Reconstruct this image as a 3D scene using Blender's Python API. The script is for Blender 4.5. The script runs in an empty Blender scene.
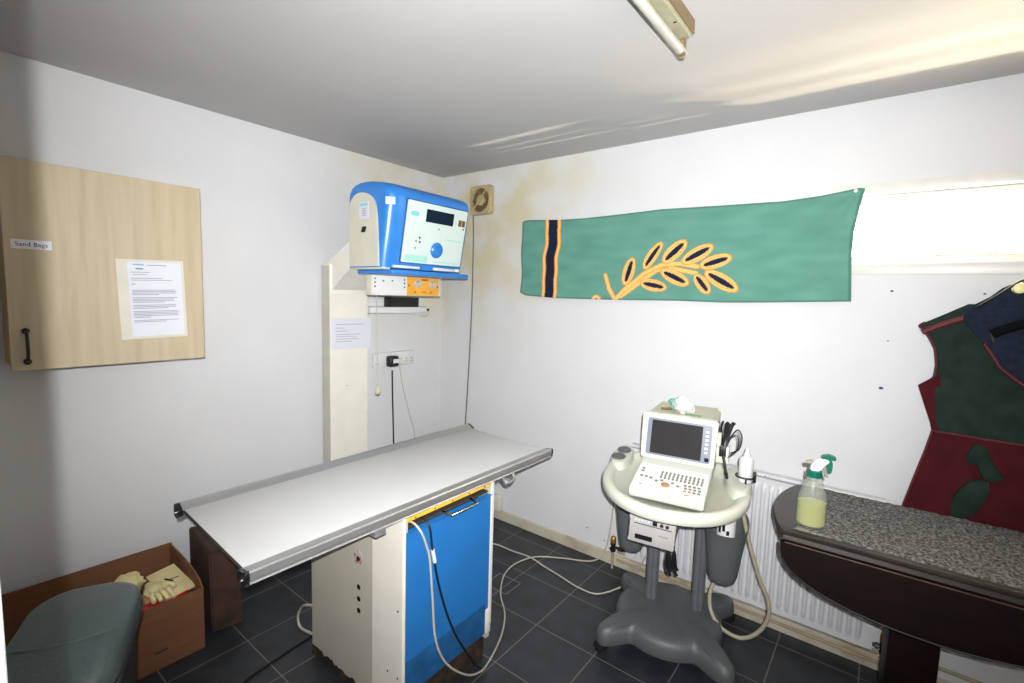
import bpy, bmesh, math, random
from math import pi, sin, cos, radians
from mathutils import Vector, Matrix, noise
random.seed(7)
SC = bpy.context.scene
COL = SC.collection
V = Vector

# ------------------------------------------------------------------ materials
def lin(c):
    return tuple(((v/255)/12.92 if v/255 <= .04045 else ((v/255+.055)/1.055)**2.4) for v in c) + (1,)

def N(nt, t, **kw):
    n = nt.nodes.new(t)
    for k, v in kw.items():
        setattr(n, k, v)
    return n

def mat(name, rgb, rough=.5, metal=0., ns=12., na=.06, bump=0., bs=None, spec=.5, rgb2=None, lo=.35, hi=.7, stretch=None, coat=0.):
    m = bpy.data.materials.new(name); m.use_nodes = True
    nt = m.node_tree; b = nt.nodes['Principled BSDF']
    b.inputs['Roughness'].default_value = rough
    b.inputs['Metallic'].default_value = metal
    b.inputs['Specular IOR Level'].default_value = spec
    if coat: b.inputs['Coat Weight'].default_value = coat
    tc = N(nt, 'ShaderNodeTexCoord')
    vec = tc.outputs['Object']
    if stretch:
        mp = N(nt, 'ShaderNodeMapping'); mp.inputs['Scale'].default_value = stretch
        nt.links.new(vec, mp.inputs['Vector']); vec = mp.outputs['Vector']
    nz = N(nt, 'ShaderNodeTexNoise'); nz.inputs['Scale'].default_value = ns; nz.inputs['Detail'].default_value = 5
    nt.links.new(vec, nz.inputs['Vector'])
    cr = N(nt, 'ShaderNodeValToRGB')
    c = lin(rgb)
    if rgb2 is None:
        a = tuple(max(0, x*(1-na)) for x in c[:3])+(1,); d = tuple(min(1, x*(1+na)) for x in c[:3])+(1,)
    else:
        a, d = c, lin(rgb2)
    cr.color_ramp.elements[0].position = lo; cr.color_ramp.elements[1].position = hi
    cr.color_ramp.elements[0].color = a; cr.color_ramp.elements[1].color = d
    nt.links.new(nz.outputs['Fac'], cr.inputs['Fac'])
    nt.links.new(cr.outputs['Color'], b.inputs['Base Color'])
    if bump:
        n2 = N(nt, 'ShaderNodeTexNoise'); n2.inputs['Scale'].default_value = bs or ns*8; n2.inputs['Detail'].default_value = 3
        nt.links.new(vec, n2.inputs['Vector'])
        bp = N(nt, 'ShaderNodeBump'); bp.inputs['Strength'].default_value = bump; bp.inputs['Distance'].default_value = .004
        nt.links.new(n2.outputs['Fac'], bp.inputs['Height']); nt.links.new(bp.outputs['Normal'], b.inputs['Normal'])
    return m

def wall_mat():
    m = mat('painted_wall', (204, 204, 206), .75, ns=3, na=.02, bump=.12, bs=60)
    nt = m.node_tree; b = nt.nodes['Principled BSDF']
    src = b.inputs['Base Color'].links[0].from_socket
    geo = N(nt, 'ShaderNodeNewGeometry')
    # damp yellow staining high up round the corner of the two walls
    dist = N(nt, 'ShaderNodeVectorMath', operation='DISTANCE'); dist.inputs[1].default_value = (.1, 0, 2.12)
    sc_ = N(nt, 'ShaderNodeVectorMath', operation='MULTIPLY'); sc_.inputs[1].default_value = (.75, 1.0, 1.0)
    nt.links.new(geo.outputs['Position'], sc_.inputs[0]); nt.links.new(sc_.outputs[0], dist.inputs[0])
    mr = N(nt, 'ShaderNodeMapRange'); mr.inputs['From Min'].default_value = 1.1; mr.inputs['From Max'].default_value = .15
    nt.links.new(dist.outputs['Value'], mr.inputs['Value'])
    nz = N(nt, 'ShaderNodeTexNoise'); nz.inputs['Scale'].default_value = 3.2; nz.inputs['Detail'].default_value = 7
    nt.links.new(geo.outputs['Position'], nz.inputs['Vector'])
    m2 = N(nt, 'ShaderNodeMapRange'); m2.inputs['From Min'].default_value = .36; m2.inputs['From Max'].default_value = .60
    nt.links.new(nz.outputs['Fac'], m2.inputs['Value'])
    mu = N(nt, 'ShaderNodeMath', operation='MULTIPLY')
    nt.links.new(mr.outputs[0], mu.inputs[0]); nt.links.new(m2.outputs[0], mu.inputs[1])
    mx = N(nt, 'ShaderNodeMix', data_type='RGBA'); mx.inputs['B'].default_value = lin((192, 180, 132))
    nt.links.new(mu.outputs[0], mx.inputs['Factor']); nt.links.new(src, mx.inputs['A'])
    nt.links.new(mx.outputs['Result'], b.inputs['Base Color'])
    return m

def tile_mat():
    m = mat('slate_floor_tile', (40, 44, 50), .45, ns=9, na=.3, bump=.1, bs=80)
    nt = m.node_tree; b = nt.nodes['Principled BSDF']
    src = b.inputs['Base Color'].links[0].from_socket
    geo = N(nt, 'ShaderNodeNewGeometry'); sp = N(nt, 'ShaderNodeSeparateXYZ')
    nt.links.new(geo.outputs['Position'], sp.inputs[0])
    outs = []
    for ax, off in (('X', 1.4435), ('Y', -.7245)):
        a = N(nt, 'ShaderNodeMath', operation='SUBTRACT'); a.inputs[1].default_value = off-30.45
        nt.links.new(sp.outputs[ax], a.inputs[0])
        d = N(nt, 'ShaderNodeMath', operation='DIVIDE'); d.inputs[1].default_value = .3045
        nt.links.new(a.outputs[0], d.inputs[0])
        f = N(nt, 'ShaderNodeMath', operation='FRACT'); nt.links.new(d.outputs[0], f.inputs[0])
        s = N(nt, 'ShaderNodeMath', operation='PINGPONG'); s.inputs[1].default_value = .5
        nt.links.new(f.outputs[0], s.inputs[0])
        l = N(nt, 'ShaderNodeMath', operation='LESS_THAN'); l.inputs[1].default_value = .0075
        nt.links.new(s.outputs[0], l.inputs[0]); outs.append(l)
    mxm = N(nt, 'ShaderNodeMath', operation='MAXIMUM')
    nt.links.new(outs[0].outputs[0], mxm.inputs[0]); nt.links.new(outs[1].outputs[0], mxm.inputs[1])
    mx = N(nt, 'ShaderNodeMix', data_type='RGBA'); mx.inputs['B'].default_value = lin((112, 106, 100))
    nt.links.new(mxm.outputs[0], mx.inputs['Factor']); nt.links.new(src, mx.inputs['A'])
    nt.links.new(mx.outputs['Result'], b.inputs['Base Color'])
    return m

def glass_mat():
    m = bpy.data.materials.new('window_glass'); m.use_nodes = True
    nt = m.node_tree; nt.nodes.clear()
    o = N(nt, 'ShaderNodeOutputMaterial'); mx = N(nt, 'ShaderNodeMixShader'); t = N(nt, 'ShaderNodeBsdfTransparent'); g = N(nt, 'ShaderNodeBsdfGlossy')
    g.inputs['Roughness'].default_value = .05; mx.inputs[0].default_value = .06
    nt.links.new(t.outputs[0], mx.inputs[1]); nt.links.new(g.outputs[0], mx.inputs[2]); nt.links.new(mx.outputs[0], o.inputs[0])
    return m

def plastic_clear(name, rgb, alpha, rough=.3):
    m = bpy.data.materials.new(name); m.use_nodes = True
    nt = m.node_tree; nt.nodes.clear()
    o = N(nt, 'ShaderNodeOutputMaterial'); mx = N(nt, 'ShaderNodeMixShader'); t = N(nt, 'ShaderNodeBsdfTransparent')
    p = N(nt, 'ShaderNodeBsdfPrincipled'); p.inputs['Base Color'].default_value = lin(rgb); p.inputs['Roughness'].default_value = rough
    t.inputs[0].default_value = lin(rgb)
    mx.inputs[0].default_value = alpha
    nt.links.new(t.outputs[0], mx.inputs[1]); nt.links.new(p.outputs[0], mx.inputs[2]); nt.links.new(mx.outputs[0], o.inputs[0])
    return m

def attr_mat(name, attr, rough=.9, bump=.35, bs=500):
    m = mat(name, (128, 128, 128), rough, ns=60, na=.1, bump=bump, bs=bs, spec=.15)
    nt = m.node_tree; b = nt.nodes['Principled BSDF']
    src = b.inputs['Base Color'].links[0].from_socket
    a = N(nt, 'ShaderNodeAttribute', attribute_name=attr)
    mx = N(nt, 'ShaderNodeMix', data_type='RGBA', blend_type='OVERLAY'); mx.inputs['Factor'].default_value = .35
    nt.links.new(a.outputs['Color'], mx.inputs['A']); nt.links.new(src, mx.inputs['B'])
    nt.links.new(mx.outputs['Result'], b.inputs['Base Color'])
    return m

M = {}
M['wall'] = wall_mat()
M['ceil'] = mat('painted_ceiling', (178, 176, 175), .8, ns=2, na=.02, bump=.06, bs=40)
M['floor'] = tile_mat()
M['skirt'] = mat('dirty_cream_gloss_paint', (186, 178, 160), .5, ns=7, rgb2=(130, 112, 88), lo=.45, hi=.8)
M['wpaint'] = mat('white_gloss_paint', (206, 204, 198), .4, na=.03)
M['maple'] = mat('maple_laminate', (172, 157, 128), .5, ns=3, rgb2=(184, 170, 143), stretch=(14, 14, 1), lo=.3, hi=.7)
M['mapleedge'] = mat('maple_edge', (176, 152, 104), .55)
M['iron'] = mat('dark_iron', (38, 34, 32), .45, .4)
M['paper'] = mat('white_paper', (208, 210, 219), .8, na=.02)
M['sleeve'] = mat('clear_plastic_sleeve', (206, 202, 190), .25, na=.03)
M['ink'] = mat('grey_print', (138, 140, 148), .9)
M['inkblue'] = mat('pale_blue_print', (120, 176, 206), .9)
M['black'] = mat('black_plastic', (17, 17, 19), .4)
M['rubber'] = mat('black_rubber', (22, 22, 24), .6)
M['cream'] = mat('cream_enamel', (204, 200, 184), .45, na=.03)
M['creamcol'] = mat('off_white_enamel', (222, 219, 207), .5, na=.03)
M['blue'] = mat('bright_blue_plastic', (44, 122, 200), .28, na=.05)
M['panel'] = mat('pale_membrane_panel', (204, 218, 212), .4, na=.02)
M['cyan'] = mat('cyan_print', (126, 200, 216), .5)
M['mint'] = mat('mint_print', (158, 214, 200), .5)
M['lcd'] = mat('dark_display', (16, 22, 48), .12)
M['brownlab'] = mat('brown_label', (110, 78, 30), .6)
M['orange'] = mat('orange_panel', (226, 160, 50), .5, na=.05)
M['knobg'] = mat('grey_cream_knob', (188, 180, 160), .4)
M['white'] = mat('white_plastic', (212, 212, 210), .4, na=.02)
M['greywhite'] = mat('grey_plate', (206, 206, 208), .45)
M['fanplast'] = mat('yellowed_plastic', (178, 162, 122), .5, ns=20, rgb2=(160, 142, 100))
M['fandark'] = mat('dusty_brown', (92, 68, 40), .8, ns=40, na=.3)
M['alu'] = mat('brushed_aluminium', (176, 176, 176), .36, .75, ns=4, na=.05, stretch=(60, 1, 60))
M['tabletop'] = mat('pale_grey_laminate', (190, 190, 188), .42, na=.015)
M['enamel'] = mat('beige_enamel', (180, 175, 160), .45, ns=6, na=.04)
M['enamel2'] = mat('cream_panel_enamel', (222, 217, 204), .45, ns=6, na=.03)
M['bluepan'] = mat('blue_sheet_enamel', (34, 108, 176), .45, ns=5, na=.06)
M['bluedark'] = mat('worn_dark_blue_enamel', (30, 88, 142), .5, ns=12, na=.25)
M['rust'] = mat('rusty_plinth', (30, 24, 18), .8, ns=18, rgb2=(86, 58, 26), lo=.45, hi=.8)
M['yellow'] = mat('yellow_strip', (236, 180, 62), .5)
M['chrome'] = mat('chrome', (200, 200, 200), .15, 1.)
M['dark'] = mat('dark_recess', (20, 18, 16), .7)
M['wood'] = mat('dark_brown_block', (70, 44, 28), .8, ns=14, rgb2=(42, 30, 22), bump=.3)
M['card'] = mat('brown_cardboard', (116, 76, 48), .85, ns=4, na=.1, stretch=(1, 1, 12))
M['glove'] = mat('cream_rubber', (226, 212, 156), .6, ns=20, na=.08)
M['tan'] = mat('tan_packet', (200, 152, 96), .6, ns=14, na=.15)
M['booklet'] = mat('cream_booklet', (220, 204, 150), .7, ns=10, na=.08)
M['red'] = mat('red_packet', (196, 40, 30), .5)
M['bin'] = mat('grey_green_plastic', (84, 98, 98), .38, ns=200, na=.12, bump=.15, bs=300)
M['bindark'] = mat('dark_grey_plastic', (34, 38, 40), .45)
M['tray'] = mat('cream_plastic', (204, 205, 191), .4, na=.02)
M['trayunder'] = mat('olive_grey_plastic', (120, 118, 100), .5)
M['greypl'] = mat('slate_grey_plastic', (82, 86, 88), .5, ns=150, na=.1)
M['greypost'] = mat('grey_painted_post', (112, 115, 120), .38, .3)
M['us'] = mat('cream_white_plastic', (194, 196, 187), .4, na=.015)
M['usback'] = mat('aged_cream_plastic', (184, 183, 158), .45, na=.03)
M['bezel'] = mat('lilac_grey_bezel', (112, 118, 132), .4)
M['screen'] = mat('dark_screen', (44, 42, 44), .15)
M['key'] = mat('grey_key', (112, 110, 98), .5)
M['keyor'] = mat('orange_key', (158, 122, 90), .5)
M['silver'] = mat('silver_plastic', (190, 186, 182), .4, .2)
M['caster'] = mat('cream_caster', (190, 186, 168), .5)
M['tissue'] = mat('white_tissue', (192, 190, 184), .9)
M['teal'] = mat('teal_plastic', (84, 184, 186), .4)
M['green'] = mat('green_strip', (90, 140, 90), .5)
M['beigecable'] = mat('beige_cable', (158, 150, 128), .45)
M['wcable'] = mat('off_white_cable', (176, 170, 156), .45)
M['bcable'] = mat('black_cable', (20, 20, 22), .45)
M['rad'] = mat('white_radiator_enamel', (204, 204, 208), .4, na=.02)
M['brass'] = mat('tarnished_brass', (176, 128, 60), .4, .7)
M['pipe'] = mat('painted_pipe', (158, 144, 118), .5, ns=14, na=.15)
M['dwood'] = mat('dark_mahogany', (24, 7, 5), .55, ns=3, rgb2=(9, 6, 5), stretch=(2, 20, 20), spec=.2)
M['dwoodtop'] = mat('dark_table_edge', (50, 41, 34), .4, ns=4, rgb2=(28, 22, 18), stretch=(2, 20, 20))
M['carpet'] = mat('grey_carpet', (66, 66, 64), 1., ns=110, rgb2=(140, 138, 134), lo=.38, hi=.68, bump=.8, bs=160, spec=.05)
M['bottle'] = plastic_clear('translucent_bottle', (226, 230, 222), .20)
M['liquid'] = mat('pale_yellow_liquid', (190, 182, 60), .25)
M['greenpl'] = mat('dark_green_plastic', (0, 104, 82), .35)
M['greytrig'] = mat('grey_trigger', (140, 134, 124), .4)
M['gelw'] = mat('white_bottle', (216, 216, 216), .35, na=.01)
M['apgreen'] = mat('dark_green_vinyl', (30, 44, 37), .85, spec=.15, ns=16, na=.25, bump=.25, bs=30)
M['apred'] = mat('maroon_vinyl', (66, 16, 22), .85, spec=.15, ns=12, na=.25, bump=.2, bs=24)
M['bind'] = mat('red_binding', (84, 16, 26), .7)
M['navy'] = mat('navy_fabric', (30, 36, 50), .9, spec=.1, ns=60, na=.2, bump=.3, bs=120)
M['hook'] = mat('ivory_hook', (222, 212, 150), .4)
M['towel'] = attr_mat('green_towelling', 'towel_dye')
M['lampbody'] = mat('aged_light_batten', (150, 148, 122), .5, ns=20, na=.1)
M['lampend'] = mat('brown_aged_end', (120, 100, 74), .6)
M['tube'] = mat('unlit_tube_glass', (178, 174, 164), .2)
M['glass'] = glass_mat()
M['gap'] = mat('dark_gap', (52, 46, 40), .8)

# ------------------------------------------------------------------ geometry
class B:
    """collects shapes into one mesh"""
    def __init__(s): s.bm = bmesh.new()
    def _tr(s, vs, Mx):
        if Mx is not None:
            for v in vs: v.co = Mx @ v.co
    def box(s, a, b, bev=0., seg=2, Mx=None):
        a, b = V(a), V(b)
        g = bmesh.ops.create_cube(s.bm, size=1.)
        vs = g['verts']; c = (a+b)/2; d = b-a
        for v in vs: v.co = V((v.co.x*d.x+c.x, v.co.y*d.y+c.y, v.co.z*d.z+c.z))
        if bev:
            es = list({e for v in vs for e in v.link_edges})
            r = bmesh.ops.bevel(s.bm, geom=es, offset=min(bev, .49*min(abs(d.x), abs(d.y), abs(d.z))), segments=seg, affect='EDGES', profile=.5)
            vs = list({v for f in r['faces'] for v in f.verts} | {v for v in vs if v.is_valid})
        s._tr(vs, Mx); return s
    def hexa(s, p):
        """8 points: bottom loop 4, top loop 4"""
        v = [s.bm.verts.new(q) for q in p]
        for f in ((3, 2, 1, 0), (4, 5, 6, 7), (0, 1, 5, 4), (1, 2, 6, 5), (2, 3, 7, 6), (3, 0, 4, 7)):
            s.bm.faces.new([v[i] for i in f])
        return s
    def loft(s, rings, cap0=True, cap1=True, closed=True, Mx=None):
        rs = [[s.bm.verts.new(p) for p in r] for r in rings]
        n = len(rs[0])
        for i in range(len(rs)-1):
            for j in range(n if closed else n-1):
                k = (j+1) % n
                s.bm.faces.new((rs[i][j], rs[i][k], rs[i+1][k], rs[i+1][j]))
        if cap0: s.bm.faces.new(list(reversed(rs[0])))
        if cap1: s.bm.faces.new(rs[-1])
        s._tr([v for r in rs for v in r], Mx); return s
    def lathe(s, prof, o=(0, 0, 0), n=24, sx=1., sy=1., Mx=None, cap0=True, cap1=True):
        o = V(o)
        rings = [[V((o.x+r*sx*cos(2*pi*k/n), o.y+r*sy*sin(2*pi*k/n), o.z+z)) for k in range(n)] for r, z in prof]
        return s.loft(rings, cap0, cap1, Mx=Mx)
    def cyl(s, p0, p1, r, r1=None, n=16):
        p0, p1 = V(p0), V(p1); r1 = r if r1 is None else r1
        d = (p1-p0).normalized(); q = d.to_track_quat('Z', 'Y')
        A = [p0+q@V((r*cos(2*pi*k/n), r*sin(2*pi*k/n), 0)) for k in range(n)]
        C_ = [p1+q@V((r1*cos(2*pi*k/n), r1*sin(2*pi*k/n), 0)) for k in range(n)]
        return s.loft([A, C_])
    def tube(s, pts, r, n=10, sub=8, smooth=True):
        pts = [V(p) for p in pts]
        if smooth and len(pts) > 2:
            P = [pts[0]*2-pts[1]]+pts+[pts[-1]*2-pts[-2]]; out = []
            for i in range(1, len(P)-2):
                p0, p1, p2, p3 = P[i-1:i+3]
                for k in range(sub):
                    t = k/sub
                    out.append(.5*((2*p1)+(p2-p0)*t+(2*p0-5*p1+4*p2-p3)*t*t+(3*p1-p0-3*p2+p3)*t**3))
            out.append(pts[-1]); pts = out
        rings = []; up = V((.13, .27, .95)).normalized()
        for i, p in enumerate(pts):
            t = (pts[min(i+1, len(pts)-1)]-pts[max(i-1, 0)]).normalized()
            a = up-t*up.dot(t)
            if a.length < 1e-4: a = t.orthogonal()
            a.normalize(); up = a; b = t.cross(a)
            rings.append([p+a*(r*cos(2*pi*k/n))+b*(r*sin(2*pi*k/n)) for k in range(n)])
        return s.loft(rings)
    def prism(s, poly, h0, h1, ax='z', Mx=None):
        def w(p, h): return {'z': (p[0], p[1], h), 'y': (p[0], h, p[1]), 'x': (h, p[0], p[1])}[ax]
        return s.loft([[V(w(p, h0)) for p in poly], [V(w(p, h1)) for p in poly]], Mx=Mx)
    def build(s, name, m, parent=None, smooth=True, ang=35):
        bmesh.ops.recalc_face_normals(s.bm, faces=s.bm.faces[:])
        me = bpy.data.meshes.new(name); s.bm.to_mesh(me); s.bm.free()
        me.materials.append(m)
        if smooth:
            me.shade_smooth(); me.set_sharp_from_angle(angle=radians(ang))
        o = bpy.data.objects.new(name, me); COL.objects.link(o)
        if parent is not None: o.parent = parent
        return o

def thing(name, label, cat, loc=(0, 0, 0), rz=0., group=None):
    o = bpy.data.objects.new(name, None); COL.objects.link(o)
    o.empty_display_size = .1; o.location = loc; o.rotation_euler = (0, 0, rz)
    return tag(o, label, cat, group)
def tag(o, label, cat, group=None):
    o['label'] = label; o['category'] = cat
    if group: o['group'] = group
    return o
def struct(o):
    o['kind'] = 'structure'; return o
def lab(o, t):
    o['label'] = t; return o
def rrect(x0, y0, x1, y1, r, n=6):
    out = []
    for cx, cy, a in ((x1-r, y1-r, 0), (x0+r, y1-r, pi/2), (x0+r, y0+r, pi), (x1-r, y0+r, 1.5*pi)):
        for k in range(n+1):
            t = a+pi/2*k/n; out.append((cx+r*cos(t), cy+r*sin(t)))
    return out
def frame(o, ex, ez):
    """matrix whose X is ex, Z (outwards) is ez"""
    ex, ez = V(ex).normalized(), V(ez).normalized(); ey = ez.cross(ex)
    m = Matrix((ex, ey, ez)).transposed().to_4x4(); m.translation = V(o); return m
def text_mesh(txt, size, name, m, Mx, parent, depth=.0006):
    cu = bpy.data.curves.new(name, 'FONT'); cu.body = txt; cu.size = size; cu.extrude = depth; cu.align_x = 'CENTER'; cu.align_y = 'CENTER'; cu.offset = size*.006; cu.resolution_u = 8; cu.space_character = 1.06
    to = bpy.data.objects.new(name, cu); COL.objects.link(to)
    bpy.context.view_layer.update()
    me = bpy.data.meshes.new_from_object(to.evaluated_get(bpy.context.evaluated_depsgraph_get()))
    bpy.data.objects.remove(to); bpy.data.curves.remove(cu)
    me.transform(Mx); me.materials.clear(); me.materials.append(m); me.name = name
    o = bpy.data.objects.new(name, me); COL.objects.link(o); o.parent = parent; return o
def crumple(b, c, s, seed, amp=.35, f=3., sub=3):
    g = bmesh.ops.create_icosphere(b.bm, subdivisions=sub, radius=1.)
    for v in g['verts']:
        p = v.co.copy(); d = noise.noise(p*f+V((seed*7.1, seed*3.3, seed)))*amp+noise.noise(p*f*2.3+V((seed, 0, seed*5)))*amp*.5
        p *= 1+d
        v.co = V((c[0]+p.x*s[0], c[1]+p.y*s[1], c[2]+p.z*s[2]))
    return b

H = 2.387
# ------------------------------------------------------------------ the room
WX0, WX1, WZ0, WZ1 = 2.18, 3.98, 1.722, 2.012
b = B(); b.box((-.12, -4.3, -.1), (4.25, .3, 0)); fl = struct(b.build('floor', M['floor'], smooth=False))
# small square of cut tile (an inspection cover) outlined in the floor
b = B()
q = [(1.043, -.512), (1.187, -.512), (1.187, -.640), (1.043, -.640)]
for i in range(4):
    p0, p1 = V(q[i]+(0.0012,)), V(q[(i+1) % 4]+(0.0012,))
    d = (p1-p0).normalized()*.002; n_ = V((-d.y, d.x, 0))
    b.prism([(p0-d+n_)[:2], (p1+d+n_)[:2], (p1+d-n_)[:2], (p0-d-n_)[:2]], -.001, .0014)
b.build('inspection_cover_outline', mat('grey_grout', (122, 116, 108), .8), fl, smooth=False)
b = B(); b.box((-.12, -4.3, H), (4.25, .3, H+.1)); struct(b.build('ceiling', M['ceil'], smooth=False))
b = B(); b.box((-.12, -2.62, 0), (0, .22, H)); wl = struct(b.build('wall_left', M['wall'], smooth=False))
b = B()
b.box((0, 0, 0), (WX0, .12, H)); b.box((WX1, 0, 0), (4.25, .12, H)); b.box((WX0, 0, 0), (WX1, .12, WZ0)); b.box((WX0, 0, WZ1), (WX1, .12, H))
wr = struct(b.build('wall_right', M['wall'], smooth=False))
for (x, z, r) in ((2.636, 1.211, .009), (2.639, 1.613, .006), (2.913, 1.607, .005), (2.643, 1.409, .004), (1.30, .16, .006), (1.42, .12, .005)):
    b = B(); b.lathe([(0.0005, 0), (r, 0), (r*.7, .002), (.0005, .002)], n=10, sy=.7, Mx=Matrix.Translation((x, .0004, z)) @ Matrix.Rotation(pi/2, 4, 'X'))
    b.build('wall_plug', mat('blue_grey_plug', (44, 60, 84), .6), wr)
b = B(); b.box((4.1, -2.62, 0), (4.25, 0, H)); struct(b.build('wall_side', M['wall'], smooth=False))
b = B(); b.box((0, -2.62, 0), (2.285, -2.502, H)); b.box((3.17, -2.62, 0), (4.1, -2.502, H)); b.box((2.285, -2.62, 2.06), (3.17, -2.502, H))
struct(b.build('wall_rear', M['wall'], smooth=False))
b = B()
b.box((2.222, -2.502, 0), (2.288, -2.4832, 2.12), .002); b.box((3.167, -2.502, 0), (3.235, -2.486, 2.12), .003); b.box((2.288, -2.502, 2.055), (3.167, -2.486, 2.12), .003)
struct(b.build('trim_1', M['wpaint'], smooth=False))
b = B(); b.box((1.6, -4.3, 0), (1.7, -2.62, H)); b.box((3.62, -4.3, 0), (3.72, -2.62, H)); b.box((1.6, -4.4, 0), (3.72, -4.3, H))
struct(b.build('wall_hall_skyblock', M['wall'], smooth=False))  # unseen hall walls, added to keep sky light out of the doorway
for nm, a, c in (('baseboard_left', (0, -2.502, 0), (.016, 0, .07)), ('baseboard_right', (.016, -.016, 0), (4.1, 0, .068))):
    b = B(); b.box(a, c, .004); struct(b.build(nm, M['skirt'], smooth=False))
# window: painted timber frame, sill, fixed pane
wn = bpy.data.objects.new('window_1', None); COL.objects.link(wn); wn['kind'] = 'structure'; wn.location = (WX0, 0, WZ0)
def wl_(p): return V(p)-V((WX0, 0, WZ0))
b = B()
b.box(wl_((WX0, .05, WZ0)), wl_((WX1, .09, WZ0+.04)), .003); b.box(wl_((WX0, .05, WZ1-.035)), wl_((WX1, .09, WZ1)), .003)
b.box(wl_((WX0, .05, WZ0+.04)), wl_((WX0+.04, .09, WZ1-.035)), .003); b.box(wl_((WX1-.04, .05, WZ0+.04)), wl_((WX1, .09, WZ1-.035)), .003)
b.build('window_frame', M['wpaint'], wn)
b = B(); b.box(wl_((WX0, .066, WZ0+.04)), wl_((WX1, .070, WZ1-.035))); b.build('pane', M['glass'], wn, smooth=False)
b = B(); b.box(wl_((2.36, -.0035, WZ0-.042)), wl_((WX1+.05, 0, WZ0-.0)), .001); b.box(wl_((WX0, 0, WZ0-.0)), wl_((WX1, .05, WZ0+.006)))
b.build('window_sill', M['wpaint'], wn)
b = B(); b.box(wl_((2.40, -.0035, WZ1)), wl_((WX1+.05, 0, WZ1+.04)), .001); b.build('head_trim', M['wpaint'], wn)

# ------------------------------------------------------------------ wall cupboard on the left
cx = .26
t = thing('wall_cupboard', 'pale maple wall cupboard with one door and a dark bow handle', 'cupboard', (0.001, -1.98, 1.238))
def L(p, o): return tuple(V(p)-V(o))
o = (0.001, -1.98, 1.238)
b = B(); b.box(L((.001, -2.265, 1.242), o), L((.258, -1.678, 1.957), o), .002); b.build('carcass', M['mapleedge'], t, smooth=False)
b = B(); b.box(L((.261, -2.277, 1.238), o), L((.28, -1.682, 1.963), o), .002); dr = b.build('door', M['maple'], t, smooth=False)
b = B()
hx, hy = .28-o[0], -2.262-o[1]
hz0, hz1 = 1.262-o[2]+.008, 1.385-o[2]-.008
hy = -2.237-o[1]
b.tube([(hx+.004, hy, hz0), (hx+.020, hy, hz0+.012), (hx+.026, hy, (hz0+hz1)/2), (hx+.020, hy, hz1-.012), (hx+.004, hy, hz1)], .005)
b.lathe([(.001, 0), (.011, .0), (.011, .003), (.006, .006), (.001, .007)], Mx=Matrix.Translation((hx, hy, hz0)) @ Matrix.Rotation(pi/2, 4, 'Y'), n=14)
b.lathe([(.001, 0), (.011, .0), (.011, .003), (.006, .006), (.001, .007)], Mx=Matrix.Translation((hx, hy, hz1)) @ Matrix.Rotation(pi/2, 4, 'Y'), n=14)
b.build('handle', M['iron'], dr)
b = B(); b.box(L((.280, -2.259, 1.661), o), L((.281, -2.157, 1.692), o)); ls = b.build('name_strip', M['paper'], t, smooth=False)
text_mesh('Sand Bags', .0195, 'lettering', M['black'], frame(L((.281, -2.208, 1.676), o), (0, 1, 0), (1, 0, 0)), ls)

def notice(name, label, x, y0, y1, z0, z1, lines, tilt=0., sleeve=None, parent=None, blue=False):
    """a printed sheet fixed to a surface whose normal is +x"""
    o = V((x, (y0+y1)/2, z0)); t = thing(name, label, 'notice', o)
    R_ = Matrix.Rotation(tilt, 4, 'X')
    w, h = y1-y0, z1-z0
    if sleeve:
        b = B()
        n = 14
        fr = [[R_ @ V((.001+.0025*noise.noise(V((i*.7, k*.7, 1))), -w/2-sleeve+(w+sleeve*1.3)*i/n, -.01+(h+.02)*k/n)) for i in range(n+1)] for k in range(n+1)]
        bk = [[V((p.x-.0008, p.y, p.z)) for p in r] for r in fr]
        for r in (fr, bk): b.loft(r, False, False, False)
        b.build('plastic_sleeve', M['sleeve'], t)
    b = B(); n = 8
    rows = [[R_ @ V(((.0036 if sleeve else .0012)+.0008*noise.noise(V((i*.5, k*.5, 4))), -w/2+w*i/n, h*k/n)) for i in range(n+1)] for k in range(n+1)]
    b.loft(rows, False, False, False); b.loft([[V((p.x-.0007, p.y, p.z)) for p in r] for r in rows], False, False, False)
    sh = b.build('sheet', M['paper'], t)
    b = B(); bb = B()
    for k, (zt, a, c, th) in enumerate(lines):
        tgt = bb if (blue and k == 0) else b
        tgt.box((.0052 if sleeve else .0024, -w/2+w*a, h*zt), (.0056 if sleeve else .0028, -w/2+w*c, h*zt+th), Mx=R_)
    b.build('print', M['ink'], sh, smooth=False)
    if blue: bb.build('heading', M['inkblue'], sh, smooth=False)
    else: bb.bm.free()
    return t
rl = random.Random(3)
ln = [(.955, .1, .3, .006), (.955, .35, .72, .003), (.90, .14, .28, .006), (.86, .05, .4, .0022), (.83, .08, .34, .0022), (.78, .05, .62, .0022), (.755, .05, .8, .0022), (.70, .05, .12, .003)]
z = .62
for grp in (4, 4, 3, 5, 2):
    for k in range(grp):
        ln.append((z, .05, rl.uniform(.82, .93) if k < grp-1 else rl.uniform(.3, .7), .0024)); z -= .020
    z -= .022
notice('printed_notice', 'typed letter in a plastic sleeve taped to the maple cupboard door', .2805, -1.938, -1.757, 1.345, 1.640, ln, tilt=radians(1.5), sleeve=.034, blue=True)

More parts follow.
